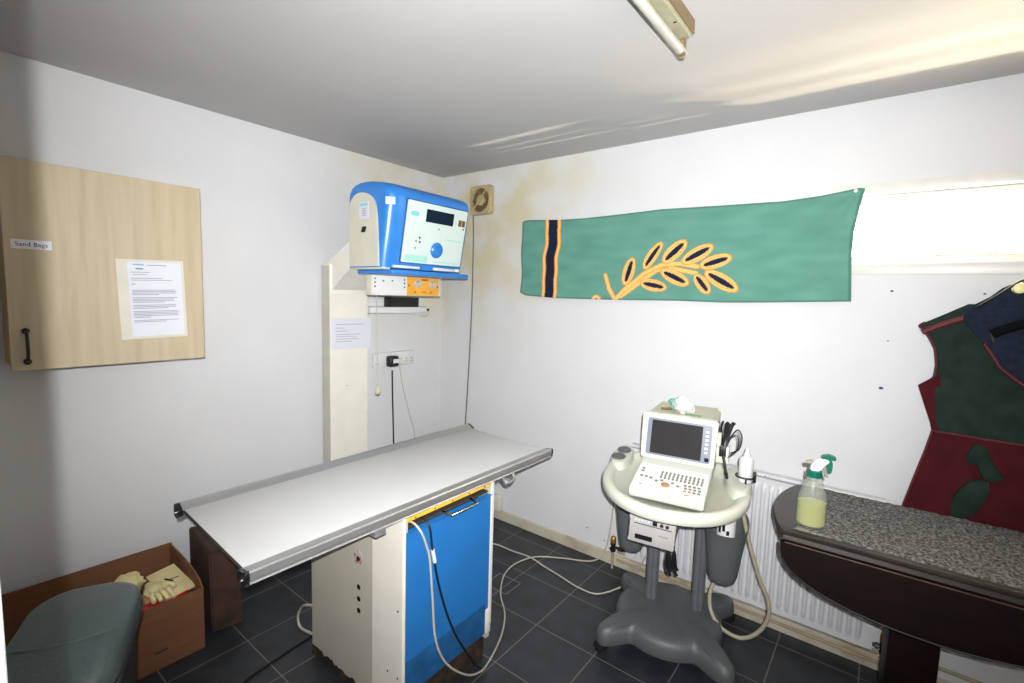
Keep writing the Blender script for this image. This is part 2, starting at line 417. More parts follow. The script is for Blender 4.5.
# ------------------------------------------------------------------ generator column and arm
t = thing('generator_column', 'off white steel wall column with a slanting arm holding the blue console', 'column', (.05, -.84, 0))
o = (.05, -.84, 0)
b = B(); b.box(L((.001+.016, -.97, 0.0), o), L((.10, -.711, 1.70), o), .005); b.build('column_body', M['creamcol'], t)
b = B(); b.prism([(x-o[0], z) for x, z in ((.017, 1.69), (.017, 1.702), (.10, 1.737), (.262, 1.815), (.262, 1.665), (.10, 1.553), (.10, 1.69))], -.953-o[1], -.722-o[1], 'y'); b.build('arm', M['creamcol'], t, smooth=False)
b = B(); b.box(L((.0175, -.9715, .08), o), L((.098, -.969, 1.69), o)); b.build('grey_side', mat('grey_beige_side', (186, 183, 172), .6), t, smooth=False)  # thin sheet makes the column's left side greyer than its front
b = B(); b.box(L((.1, -.966, .15), o), L((.103, -.718, 1.53), o), .001); b.build('front_cover', M['creamcol'], t, smooth=False)
b = B(); b.lathe([(.0005, 0), (.004, 0), (.003, .002), (.0005, .002)], n=10, Mx=Matrix.Translation(L((.103, -.86, .98), o)) @ Matrix.Rotation(pi/2, 4, 'Y')); b.build('screw', M['ink'], t)
notice('printed_notice', 'landscape sheet with a few printed lines stuck on the off white column', .1032, -.963, -.697, 1.203, 1.385, [(.80, .08, .8, .003), (.68, .08, .3, .003), (.58, .1, .38, .003), (.47, .1, .72, .0025), (.40, .1, .62, .0025), (.32, .1, .68, .0025), (.24, .08, .5, .0025)], tilt=radians(-.8))

# ------------------------------------------------------------------ blue console
o = V((.42, -.65, 1.64))
t = thing('control_console', 'bright blue x-ray control console with a pale front panel on the wall arm', 'control unit', o)
def ring(x0, x1, z, y0=-.95, y1=-.355):
    pts = []
    n = 8; ax, ay = .055, .10; bx, by = .05, .05
    pts.append((x0, y1)); pts.append((x0, y0))
    for k in range(n+1):
        a = pi/2*k/n; pts.append((x1-ax+ax*sin(a), y0+ay-ay*cos(a)))
    for k in range(n+1):
        a = pi/2*k/n; pts.append((x1-bx+bx*cos(a), y1-by+by*sin(a)))
    return [V((x-o.x, y-o.y, z-o.z)) for x, y in pts]
secs = [(.27, .562, 1.675), (.27, .566, 1.70), (.27, .60, 1.87), (.27, .620, 1.985), (.27, .628, 2.04), (.272, .628, 2.062), (.280, .618, 2.080), (.296, .59, 2.098), (.325, .55, 2.112), (.37, .50, 2.120)]
b = B(); b.loft([ring(*s_) for s_ in secs]); b.build('housing', M['blue'], t, ang=50)
b = B()
arch = [(.2755, 1.682), (.5345, 1.682), (.530, 1.80), (.522, 1.93), (.512, 1.99)]
for k in range(11):
    a = pi*k/10*.93+.1; arch.append((.392+.118*cos(a)*1.0, 1.985+.085*sin(a)*(1-.12*cos(a))))

b.prism([(x-o.x, z-o.z) for x, z in arch], -.957-o.y, -.949-o.y, 'y'); sp = b.build('side_panel', M['cream'], t)
b = B(); b.box(V((.37, -.9585, 1.93))-o, V((.455, -.9565, 2.02))-o); st = b.build('data_label', M['paper'], sp, smooth=False)
b = B(); b.box(V((.375, -.9592, 1.998))-o, V((.445, -.958, 2.010))-o); b.build('print', M['cyan'], st, smooth=False)
b = B()
for k in range(5): b.box(V((.395, -.9592, 1.945+.009*k))-o, V((.43, -.958, 1.948+.009*k))-o)
b.build('print', M['ink'], st, smooth=False)
b = B()
for k in range(3):
    b.tube([V((.392+.012*k, -.958, 1.862))-o, V((.404+.012*k, -.958, 1.89))-o], .005, smooth=False, n=6)
b.build('logo', M['black'], sp)
# base flange and trim
b = B(); b.box(V((.30, -.925, 1.642))-o, V((.605, -.35, 1.668))-o, .008, 3); b.build('base_flange', M['blue'], t)
b = B(); b.box(V((.272, -.955, 1.667))-o, V((.567, -.905, 1.677))-o, .003); b.build('base_lip', M['cream'], t)
for ya, yb, zt_ in ((-.90, -.72, 1.692), (-.615, -.455, 1.694), (-.445, -.41, 1.696)):
    b = B(); b.box(V((.571, ya, 1.678))-o, V((.585, yb, zt_))-o, .003); b.build('trim_strip', M['white'], t)
# slanted front panel
e_ = V((.0535, 0, .285)).normalized()           # up the sloping face
nrm = V((e_.z, 0, -e_.x))
F0 = V((.5715, -.845, 1.712))-o
PW, PH = .446, .325
Fm = Matrix((V((0, 1, 0)), e_, nrm)).transposed().to_4x4(); Fm.translation = F0+nrm*.002
b = B(); b.prism(rrect(0, 0, PW, PH, .008), -.004, .002, 'z', Mx=Fm); pn = b.build('front_panel', M['panel'], t, smooth=False)
b = B(); b.prism(rrect(-.006, -.006, PW+.006, PH+.006, .01), -.005, .0005, 'z', Mx=Fm); b.build('panel_border', mat('deep_blue_edge', (24, 84, 150), .4), t, smooth=False)
def fp(nm, a0, b0, a1, b1, m, h=.0035, r=None, par=pn):
    b = B(); x0, x1, y0, y1 = a0*PW, a1*PW, (1-b1)*PH, (1-b0)*PH
    b.prism(rrect(x0, y0, x1, y1, r) if r else [(x0, y0), (x1, y0), (x1, y1), (x0, y1)], .0015, h, 'z', Mx=Fm)
    return b.build(nm, m, par, smooth=False)
fp('display', .30, .09, .76, .30, M['lcd'])
b = B(); b.lathe([(.0005, 0), (.044, 0), (.044, .006), (.036, .016), (.030, .018), (.0005, .018)], n=28, Mx=Fm @ Matrix.Translation((.54*PW, .25*PH, .001))); b.box((-.006, 0, .016), (.006, .034, .022), .002, Mx=Fm @ Matrix.Translation((.54*PW, .25*PH, .001)) @ Matrix.Rotation(.9, 4, 'Z')); b.build('dial', M['blue'], pn)
b = B(); b.lathe([(.0005, .0015), (.03, .0015), (.03, .003), (.0005, .003)], n=20, sy=.45, Mx=Fm @ Matrix.Translation((.125*PW, .80*PH, 0))); b.build('logo', M['cyan'], pn)
fp('data_label', .855, .17, .91, .28, M['brownlab']); fp('data_label', .92, .17, .975, .28, M['brownlab']); fp('mark', .945, .31, .97, .335, M['gap'])
fp('print', .05, .87, .41, .98, M['mint']); fp('print', .66, .54, .94, .56, M['mint'])
fp('print', .5, .945, .95, .96, M['mint'])
for a_, b_, m_ in ((.24, .575, 'gap'), (.25, .645, 'gap'), (.19, .635, 'ink'), (.19, .75, 'ink'), (.53, .39, 'ink')):
    b = B(); b.lathe([(.0005, .001), (.006, .001), (.005, .005), (.0005, .005)], n=10, Mx=Fm @ Matrix.Translation((a_*PW, (1-b_)*PH, 0))); b.build('button', M[m_], pn)
b = B(); b.box((-.024, -.018, -.004), (.024, .018, .0012), Mx=frame(V((.600, -.9325, 2.012))-o, (.62, .785, 0), (.785, -.62, -.1))); st = b.build('inspection_sticker', M['paper'], t, smooth=False)
b = B(); b.box((-.004, .002, .0012), (.016, .010, .0016), Mx=frame(V((.600, -.9325, 2.012))-o, (.62, .785, 0), (.785, -.62, -.1))); b.build('print', M['glove'], st, smooth=False)

# ------------------------------------------------------------------ white and orange control box below it
o = V((.42, -.68, 1.53))
t = thing('exposure_box', 'flat box under the console, half white and half orange with two knobs', 'control box', o)
b = B(); b.box(V((.395, -.932, 1.530))-o, V((.445, -.43, 1.640))-o, .003); b.build('case', M['cream'], t)
b = B(); b.box(V((.445, -.928, 1.534))-o, V((.449, -.700, 1.637))-o, .001); pw_ = b.build('blank_plate', M['white'], t, smooth=False)
b = B(); b.box(V((.445, -.692, 1.534))-o, V((.449, -.452, 1.637))-o, .001); po = b.build('knob_plate', M['orange'], t, smooth=False)
RX = Matrix.Rotation(pi/2, 4, 'Y')
def disc(nm, x, y, z, r, h, m, par, prof=None):
    b = B(); b.lathe(prof or [(.0005, 0), (r, 0), (r*.85, h), (.0005, h)], n=16, Mx=Matrix.Translation(V((x, y, z))-o) @ RX); return b.build(nm, m, par)
for y, z in ((-.915, 1.62), (-.915, 1.60), (-.915, 1.578), (-.715, 1.62), (-.715, 1.60), (-.715, 1.578), (-.86, 1.61), (-.80, 1.612)):
    disc('screw', .449, y, z, .005, .002, M['gap'], pw_)
for y in (-.62, -.505):
    disc('knob', .449, y, 1.600, .024, .02, M['knobg'], po, [(.0005, 0), (.027, 0), (.027, .004), (.018, .006), (.016, .026), (.0005, .027)])
for y, z in ((-.682, 1.59), (-.46, 1.588), (-.635, 1.552), (-.515, 1.552)):
    disc('screw', .449, y, z, .005, .002, M['gap'], po)
b = B(); b.box(V((.449, -.585, 1.622))-o, V((.4496, -.54, 1.630))-o); b.build('print', M['brownlab'], po, smooth=False)
b = B(); b.box(V((.449, -.59, 1.552))-o, V((.4496, -.55, 1.556))-o); b.build('print', M['brownlab'], po, smooth=False)

# white cradle with a black unit, on the wall under the box
o = V((.05, -.44, 1.40))
t = thing('handset_cradle', 'slim white wall cradle holding a black block under the orange box', 'cradle', o)
b = B(); b.box(V((.001, -.69, 1.412))-o, V((.095, -.20, 1.452))-o, .004); b.box(V((.001, -.69, 1.452))-o, V((.02, -.20, 1.50))-o, .003); b.build('shelf', M['white'], t)
b = B(); b.box(V((.021, -.535, 1.4525))-o, V((.092, -.295, 1.515))-o, .004); b.build('black_block', M['black'], t)
b = B(); b.tube([V(p)-o for p in ((.09, -.215, 1.432), (.105, -.215, 1.425), (.10, -.225, 1.40), (.09, -.25, 1.388), (.085, -.275, 1.395))], .003); b.build('hook_cable', M['wcable'], t)
b = B(); b.box(V((.095, -.225, 1.424))-o, V((.103, -.207, 1.442))-o, .002); b.build('plug', M['black'], t)

# pull cord
o = V((.42, -.875, .99))
t = thing('pull_cord', 'white pull cord with a small round knob hanging below the white box', 'cord', o)
b = B(); b.tube([V((.42, -.882, 1.531))-o, V((.42, -.879, 1.3))-o, V((.42, -.8755, 1.008))-o], .0022, n=6); b.build('string', M['wcable'], t)
b = B(); b.lathe([(.001, .032), (.006, .03), (.009, .018), (.016, .006), (.013, -.008), (.004, -.016), (.001, -.017)], n=14); b.build('acorn', M['knobg'], t)

# sockets on the left wall with two plugs
o = V((0, -.44, 1.05))
t = thing('socket_plate', 'long grey white socket plate on the wall behind the examination table', 'socket', o)
b = B(); b.box(V((.001, -.612, 1.052))-o, V((.022, -.275, 1.146))-o, .004); b.build('plate', M['greywhite'], t)
for y in (-.585, -.405, -.345, -.30):
    b = B(); b.box(V((.0215, y-.008, 1.115))-o, V((.025, y+.008, 1.135))-o, .001); b.build('switch', M['white'], t)
for y in (-.585, -.345, -.30):
    b = B()
    b.box(V((.0215, y-.003, 1.09))-o, V((.0225, y+.003, 1.10))-o)
    for k in (-1, 1): b.box(V((.0215, y+k*.010-.003, 1.072))-o, V((.0225, y+k*.010+.003, 1.078))-o)
    b.build('pin_slot', M['gap'], t, smooth=False)
o = V((.023, -.475, 1.07))
t = thing('black_plug', 'chunky black mains plug and cable in the wall socket plate', 'plug', o)
b = B(); b.box(V((.023, -.520, 1.052))-o, V((.075, -.445, 1.125))-o, .012, 3); pg = b.build('plug_body', M['black'], t)
b = B(); b.box(V((.075, -.497, 1.078))-o, V((.078, -.452, 1.105))-o, .001); b.build('sticker', M['paper'], pg, smooth=False)
b = B(); b.cyl(V((.045, -.482, 1.052))-o, V((.045, -.482, 1.028))-o, .012, .007); b.build('strain_relief', M['greywhite'], t)
b = B(); b.tube([V((.045, -.482, 1.04))-o, V((.043, -.476, .85))-o, V((.04, -.465, .6))-o, V((.04, -.455, .3))-o, V((.05, -.45, .02))-o], .0055); b.build('flex', M['bcable'], t)
o = V((.023, -.425, 1.08))
t = thing('white_plug', 'small cream plug with a thin pale cable slanting down beside the black plug', 'plug', o)
b = B(); b.box(V((.026, -.440, 1.062))-o, V((.062, -.404, 1.106))-o, .008); b.build('plug_body', M['cream'], t)
b = B(); b.tube([V((.045, -.422, 1.064))-o, V((.045, -.39, .9))-o, V((.045, -.33, .7))-o, V((.045, -.275, .5))-o, V((.045, -.25, .02))-o], .003); b.build('flex', M['wcable'], t)

# ------------------------------------------------------------------ extractor fan in the corner
o = V((.398, -.001, 2.186))
t = thing('extractor_fan', 'square yellowed extractor fan high on the wall near the corner', 'fan', o)
b = B()
sq = rrect(-.096, -.096, .096, .096, .018, 8); n = len(sq)
circ = []; sq2 = []
for k in range(72):
    a = 2*pi*k/72; c_, s_ = cos(a), sin(a); rr_ = .096/max(abs(c_), abs(s_)); rr_ = min(rr_, .096*1.30)
    sq2.append((rr_*c_, rr_*s_)); circ.append((.079*c_, .079*s_))
sq = sq2
outer0 = [V((x, 0, y)) for x, y in sq]; outer1 = [V((x, -.03, y)) for x, y in sq]; outer2 = [V((x*.96, -.036, y*.96)) for x, y in sq]
in1 = [V((x, -.036, y)) for x, y in circ]; in0 = [V((x, -.012, y)) for x, y in circ]
b.loft([outer0, outer1, outer2, in1, in0], True, True); b.build('fan_frame', M['fanplast'], t, ang=30)
b = B(); b.lathe([(.030, 0), (.078, 0), (.078, .002), (.030, .002)], n=32, Mx=Matrix.Translation((0, -.0125, 0)) @ Matrix.Rotation(pi/2, 4, 'X'), cap0=False, cap1=False); b.build('duct', M['fandark'], t)
b = B(); b.lathe([(.0005, 0), (.036, 0), (.036, .018), (.03, .022), (.0005, .022)], n=28, Mx=Matrix.Translation((0, -.0125, 0)) @ Matrix.Rotation(pi/2, 4, 'X')); b.build('motor_hub', M['fanplast'], t)
for k in range(5):
    b = B(); b.box((.034, -.026, -.012), (.072, -.020, .012), .002, Mx=Matrix.Rotation(2*pi*k/5+.6, 4, 'Y') @ Matrix.Rotation(.35, 4, 'X')); b.build('fan_blade', M['fandark'], t)
b = B()
for k in range(-7, 8): b.box((-.9*math.sqrt(.08**2-(k*.0098)**2), -.0372, k*.0098-.0005), (.9*math.sqrt(.08**2-(k*.0098)**2), -.0366, k*.0098+.0005))
b.box((-.006, -.040, -.078), (.006, -.0375, .078), Mx=Matrix.Rotation(.75, 4, 'Y')); b.build('grille', M['fanplast'], t, smooth=False)
b = B(); b.tube([(.312, -.006, 2.09), (.318, -.005, 1.9), (.316, -.005, 1.5), (.300, -.005, 1.05), (.278, -.006, .62), (.27, -.02, .3), (.268, -.021, .012)], .0042)
tag(b.build('fan_cable', mat('grey_flex', (92, 90, 84), .6)), 'thin dark cable hanging down the wall from the extractor fan', 'cable')

# ------------------------------------------------------------------ towel banner on the right wall
GOLD, RUST, NAVY, GREEN, GREEN2 = (236, 196, 120), (216, 146, 66), (30, 36, 60), (92, 146, 130), (112, 166, 150)
leaves = [((1.47, 1.624), (1.523, 1.775), .031), ((1.583, 1.709), (1.676, 1.852), .027), ((1.688, 1.742), (1.801, 1.854), .034), ((1.785, 1.74), (1.934, 1.823), .032), ((1.874, 1.72), (2.023, 1.767), .030), ((1.898, 1.697), (2.063, 1.603), .032), ((1.851, 1.683), (1.928, 1.587), .027), ((1.675, 1.704), (1.825, 1.632), .031), ((1.561, 1.64), (1.711, 1.612), .029)]
stems = [[(1.424, 1.541), (1.471, 1.598), (1.584, 1.688), (1.684, 1.732), (1.781, 1.736), (1.865, 1.72)], [(1.457, 1.562), (1.525, 1.614), (1.586, 1.66), (1.655, 1.704), (1.744, 1.712), (1.858, 1.688)], [(1.354, 1.68), (1.381, 1.607), (1.43, 1.538)]]
def interp(tab, x):
    for (x0, y0), (x1, y1) in zip(tab, tab[1:]):
        if x <= x1:
            k = (x-x0)/(x1-x0) if x1 > x0 else 0; k = max(0, min(1, k)); return y0+(y1-y0)*k
    return tab[-1][1]
def segd(p, a, c):
    ax, ay = c[0]-a[0], c[1]-a[1]; k = max(0, min(1, ((p[0]-a[0])*ax+(p[1]-a[1])*ay)/(ax*ax+ay*ay)))
    return math.hypot(p[0]-a[0]-ax*k, p[1]-a[1]-ay*k)
def dye(x, z, tfrac):
    wob = .004*sin(tfrac*9+1)+.003*sin(tfrac*21)
    sx = .965+.012*tfrac+wob if False else x-(.920+.012*tfrac+wob)
    if 0 < sx < .115:
        if sx < .026 or sx > .088: return RUST if (sx < .005 or .021 < sx < .026 or .088 < sx < .093 or sx > .110) else GOLD
        return NAVY
    for (a, c, w) in leaves:
        mx, mz = (a[0]+c[0])/2, (a[1]+c[1])/2; dx, dz = c[0]-a[0], c[1]-a[1]; l = math.hypot(dx, dz)/2
        ux, uz = dx/(2*l), dz/(2*l)
        p = ((x-mx)*ux+(z-mz)*uz); q = -(x-mx)*uz+(z-mz)*ux
        w = w*1.12; e = (p/l)**2+(q/w)**2
        if e < 1:
            if (p/(l*.76))**2+(q/(w*.37))**2 < 1: return NAVY
            if e > .86 or .42 < e < .50: return RUST
            return GOLD
    for s_ in stems:
        d = min(segd((x, z), a, c) for a, c in zip(s_, s_[1:]))
        if d < .0125: return RUST if d > .009 else GOLD
    d = math.hypot(x-1.31, z-1.537)
    if d < .032: return NAVY if d < .012 else (RUST if d > .027 else GOLD)
    return None
topc = [(.75, 2.012), (.775, 2.022), (.81, 2.024), (1.044, 2.010), (1.2, 2.006), (1.374, 2.010), (1.649, 2.020), (1.963, 2.012), (2.216, 2.008), (2.358, 2.018), (2.494, 2.036), (2.52, 2.030)]
botc = [(.75, 1.574), (.80, 1.553), (1.026, 1.542), (1.466, 1.543), (1.776, 1.548), (1.994, 1.546), (2.158, 1.551), (2.50, 1.566), (2.53, 1.566)]
rightc = [(0, 2.507), (.4, 2.494), (.62, 2.494), (.85, 2.508), (1., 2.518)]
NXT, NZT = 520, 140
me = bpy.data.meshes.new('towel'); verts = []; cols = []
o = V((1.63, -.02, 1.55))
for side in (0, 1):
    for j in range(NZT+1):
        tf = j/NZT
        xr = interp(rightc, tf); xl = .757+.004*sin(tf*7)
        for i in range(NXT+1):
            s_ = i/NXT; x = xl+(xr-xl)*s_
            x0 = .757+(2.512-.757)*s_
            z0, z1 = interp(botc, x0), interp(topc, x0)
            z = z0+(z1-z0)*tf
            # soft drape: folds fanning from the pinned right corner and faint ripples
            dr_ = math.hypot(x-2.5, (z-2.03)); an = math.atan2(2.03-z, 2.5-x)
            fold = .011*sin(an*13+.6)*min(1, dr_*2.2)*math.exp(-dr_*1.1)
            rip = .004*sin(z*26+x*2)+.010*noise.noise(V((x*2.2, z*5, 3)))
            y = -.024+fold+rip
            if side: y += .005
            y = min(y, -.0055-(.0 if side else .004))
            verts.append((x-o.x, y-o.y, z-o.z))
            c = dye(x, z, tf)
            if c is None:
                k = .5+.5*noise.noise(V((x*7, z*22, 9))); c = tuple(GREEN[q_]+(GREEN2[q_]-GREEN[q_])*k for q_ in range(3))
                if tf < .02 or tf > .98 or s_ < .006 or s_ > .994: c = tuple(v*.85 for v in c)
            cols.append(lin(c))
W_ = NXT+1; S_ = W_*(NZT+1); faces = []
for j in range(NZT):
    for i in range(NXT):
        a = j*W_+i; faces.append((a, a+1, a+W_+1, a+W_)); faces.append((S_+a+W_, S_+a+W_+1, S_+a+1, S_+a))
for i in range(NXT):
    faces.append((i+1, i, S_+i, S_+i+1)); a = NZT*W_+i; faces.append((a, a+1, S_+a+1, S_+a))
for j in range(NZT):
    a = j*W_; faces.append((a, a+W_, S_+a+W_, S_+a)); a = j*W_+NXT; faces.append((a+W_, a, S_+a, S_+a+W_))
me.from_pydata(verts, [], faces)
at = me.color_attributes.new('towel_dye', 'FLOAT_COLOR', 'POINT')
at.data.foreach_set('color', [v for c in cols for v in c])
me.materials.append(M['towel']); me.shade_smooth()
tw = bpy.data.objects.new('towel', me); COL.objects.link(tw); tw.location = o
tag(tw, 'long green towel with a gold leafy sprig and navy stripe pinned along the wall', 'towel')
b = B(); b.lathe([(.0005, 0), (.007, 0), (.006, .004), (.0005, .005)], n=14, Mx=Matrix.Translation(V((2.487, -.027, 2.024))-o) @ Matrix.Rotation(pi/2, 4, 'X')); b.build('pin', M['white'], tw)

# ------------------------------------------------------------------ fluorescent batten on the ceiling
o = V((2.066, -1.6, H))
t = thing('fluorescent_batten', 'unlit fluorescent tube batten fixed to the ceiling', 'ceiling light', o)
y0, y1 = -2.18, -.93
b = B(); b.prism([(2.05-o.x, 0), (2.05-o.x, -.03), (2.062-o.x, -.046), (2.098-o.x, -.046), (2.108-o.x, -.03), (2.108-o.x, 0)], y0-o.y, y1-.06-o.y, 'y'); b.build('body', M['lampbody'], t, smooth=False)
b = B(); b.box((2.107-o.x, y0-o.y, -.042), (2.111-o.x, y1-.06-o.y, -.004)); b.build('side_strip', M['lampend'], t, smooth=False)
b = B(); b.cyl((2.063-o.x, y0+.04-o.y, -.066), (2.063-o.x, y1-.012-o.y, -.066), .0135, n=20); b.build('tube', M['tube'], t)
for ya in (y0+.02, y1-.03):
    b = B(); b.box((2.052-o.x, ya-.012-o.y, -.080), (2.075-o.x, ya+.012-o.y, -.03), .004); b.build('lamp_holder', M['lampend'], t)
b = B(); b.lathe([(.0005, 0), (.005, 0), (.0005, .003)], n=10, Mx=Matrix.Translation((2.088-o.x, -1.09-o.y, -.0465)) @ Matrix.Rotation(pi, 4, 'X')); b.build('screw', M['gap'], t)

# ------------------------------------------------------------------ x-ray examination table
o = V((1.177, -1.344, 0))
t = thing('examination_table', 'x-ray examination table with a pale top on a cream and blue base cabinet', 'table', o)
ez = V((.018, -.012, 1)).normalized(); ey = V((.035, 1, .012)); ey = (ey-ez*ey.dot(ez)).normalized(); ex = ey.cross(ez)
TM = Matrix((ex, ey, ez)).transposed().to_4x4(); TM.translation = (0, 0, .855)
LT, WT = 1.298/2, .56/2
b = B(); b.box((-WT+.035, -LT+.004, -.021), (WT-.035, LT-.004, -.012), .002, Mx=TM); b.build('tabletop', M['tabletop'], t)
def rail(sgn):
    # extruded profile: rounded raised lip sloping down to the top, flat outer face
    pr_ = [(.0015, -.0035), (-.0015, .0005), (-.006, .001), (-.010, -.002), (-.030, -.005), (-.044, -.009), (-.050, -.0115), (-.050, -.026), (-.030, -.040), (-.016, -.040), (-.001, -.036), (.0015, -.034), (-.001, -.030), (-.001, -.026), (.002, -.022), (.002, -.012)] if sgn > 0 else [(.002, -.012), (-.002, -.003), (-.010, .002), (-.020, .002), (-.031, -.003), (-.042, -.009), (-.050, -.0115), (-.050, -.026), (-.016, -.044), (-.004, -.044), (.002, -.034)]
    poly = [(sgn*(WT-.002+x), z) for x, z in pr_]
    b = B(); b.loft([[V((x, y, z)) for x, z in poly] for y in (-LT, LT)], Mx=TM)
    r = b.build('side_rail', M['alu'], t, ang=25)
    for e in (-1, 1):
        b = B(); pol = [(sgn*(WT-.002+x*1.02), z*1.04) for x, z in pr_]
        b.loft([[V((x, y, z)) for x, z in pol] for y in (e*LT, e*(LT+.012))], Mx=TM); b.build('end_cap', M['black'], r)
        b = B(); p0 = TM @ V((sgn*(WT-.02), e*(LT+.012), -.026)); p1 = TM @ V((sgn*(WT-.02), e*(LT+.016), -.026)); b.cyl(p0, p1, .006); b.build('bolt', M['chrome'], r)
rail(1); rail(-1)
b = B(); b.box((-WT+.03, -LT+.0005, -.021), (WT-.03, -LT+.0045, -.0125), .001, Mx=TM); b.build('end_trim', M['gap'], t)
b = B(); b.box((-WT+.06, -LT+.16, -.044), (WT-.06, LT-.16, -.0215), .001, Mx=TM); b.build('under_frame', M['gap'], t)
# base cabinet: left face y=-1.5, blue face x=1.41
BX0, BX1, BY0, BY1 = .815, 1.405, -1.495, -1.028
def R(p): return tuple(V(p)-o)
b = B()
tz = .80
b.box(R((BX0+.001, BY0+.002, .034)), R((BX0+.02, BY1-.001, tz-.015)))                # back
b.box(R((BX0, BY0, .035)), R((BX1, BY0+.02, tz-.012)))              # left cheek
b.box(R((BX0, BY1-.02, .10)), R((BX1, BY1, tz-.012)))               # right cheek
b.box(R((BX0+.01, BY0+.004, .13)), R((BX1-.02, BY1-.004, .15)))
bc = b.build('base_cabinet', M['enamel'], t, smooth=False)
b = B(); b.box(R((1.238, BY0-.004, .035)), R((BX1+.004, BY0+.01, tz-.012)), .002); b.build('corner_panel', M['enamel2'], t, smooth=False)
b = B(); b.box(R((BX1-.012, BY1-.012, .16)), R((BX1+.006, BY1+.004, tz-.012)), .002); b.build('edge_post', M['white'], t, smooth=False)
b = B(); b.box(R((BX1-.02, BY1-.03, .125)), R((BX1+.008, BY1+.002, .235)), .006); b.build('foot_bracket', M['enamel2'], t)
b = B(); b.prism([(R((BX1-.012, 0, 0))[0], .128), (R((BX1+.002, 0, 0))[0], .128), (R((BX1+.002, 0, 0))[0], .725), (R((BX1+.012, 0, 0))[0], .733), (R((BX1-.012, 0, 0))[0], .735)], BY0+.012-o.y, BY1-.014-o.y, 'y'); bp_ = b.build('blue_panel', M['bluepan'], t, smooth=False)
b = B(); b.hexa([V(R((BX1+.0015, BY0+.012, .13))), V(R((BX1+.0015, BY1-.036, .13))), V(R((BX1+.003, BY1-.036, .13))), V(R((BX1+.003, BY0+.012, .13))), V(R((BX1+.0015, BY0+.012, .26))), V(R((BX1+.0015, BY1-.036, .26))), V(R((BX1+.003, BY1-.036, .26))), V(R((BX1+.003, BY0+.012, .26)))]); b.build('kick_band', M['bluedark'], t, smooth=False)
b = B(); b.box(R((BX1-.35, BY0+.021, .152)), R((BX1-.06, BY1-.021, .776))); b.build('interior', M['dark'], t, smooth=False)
b = B(); b.box(R((BX1-.012, BY0+.012, .772)), R((BX1+.004, BY1-.012, .785)), .001); ys = b.build('yellow_strip', M['yellow'], t, smooth=False)
for k in range(5):
    b = B(); y = BY0+.05+.09*k; b.cyl(R((BX1+.004, y, .778)), R((BX1+.006, y, .778)), .003, n=8); b.build('rivet', M['gap'], ys)
b = B(); b.box(R((BX1-.05, BY0+.03, .739)), R((BX1-.008, BY1-.02, .748)), .002); tr = b.build('cassette_tray', M['gap'], t, smooth=False)
b = B(); hy0, hy1 = -1.305, -1.155
b.tube([R((BX1-.01, hy0, .745)), R((BX1+.028, hy0+.004, .744)), R((BX1+.034, hy0+.016, .742)), R((BX1+.034, hy1-.016, .742)), R((BX1+.028, hy1-.004, .744)), R((BX1-.01, hy1, .745))], .0055); b.build('tray_handle', M['chrome'], tr)
b = B(); b.box(R((BX0+.02, BY0+.012, 0)), R((BX1-.02, BY1-.01, .128)), .004); b.build('plinth', M['rust'], t, smooth=False)
# ragged rusted lower edge of the left cheek
b = B(); rr = random.Random(5); top = []; bot = []
n = 28
for k in range(n+1):
    x = BX0+(BX1-.16-BX0)*k/n; top.append(V(R((x, BY0-.0015, .036+rr.uniform(.0, .016))))); bot.append(V(R((x, BY0-.0015, .004))))
b.loft([bot, top], False, False, False); b.loft([[p+V((0, .012, 0)) for p in bot], [p+V((0, .012, 0)) for p in top]], False, False, False); b.build('rusted_edge', M['rust'], t, smooth=False)
for z in (.452, .405, .358):
    b = B(); b.cyl(R((1.150, BY0-.0012, z-.012)), R((1.150, BY0+.004, z-.012)), .0105, n=16); b.build('hole', M['black'], t)
b = B(); b.lathe([(.0005, 0), (.026, 0), (.026, .0015), (.0005, .0015)], n=9, Mx=Matrix.Translation(R((1.145, BY0, .555))) @ Matrix.Rotation(pi/2, 4, 'X'), sy=1.25); bs_ = b.build('torn_sticker', mat('torn_sticker', (206, 186, 180), .8, ns=60, rgb2=(110, 70, 70)), t)
b = B(); b.lathe([(.0005, 0), (.010, 0), (.010, .0026), (.0005, .0026)], n=8, Mx=Matrix.Translation(R((1.150, BY0, .552))) @ Matrix.Rotation(pi/2, 4, 'X')); b.build('lock', M['black'], bs_)
for x, z in ((1.385, .45), (1.33, .2), (1.385, .2)):
    b = B(); b.cyl(R((x, BY0-.005, z)), R((x, BY0-.003, z)), .004, n=8); b.build('screw', M['wood'], t)
# clamps under the near rail
b = B(); b.tube([R((1.43, -1.0, .80)), R((1.452, -1.0, .783)), R((1.458, -.985, .780)), R((1.455, -.955, .785)), R((1.447, -.945, .80)), R((1.445, -.945, .812))], .0075); b.build('rail_clamp', M['alu'], t)
b = B(); b.box(R((1.40, -1.64, .792)), R((1.45, -1.60, .797)), .001); b.box(R((1.444, -1.64, .794)), R((1.449, -1.60, .815)), .001); b.build('rail_clamp', M['alu'], t)
b = B(); b.box((-.02, -.011, .55), (.05, .011, .56)); b.bm.free()

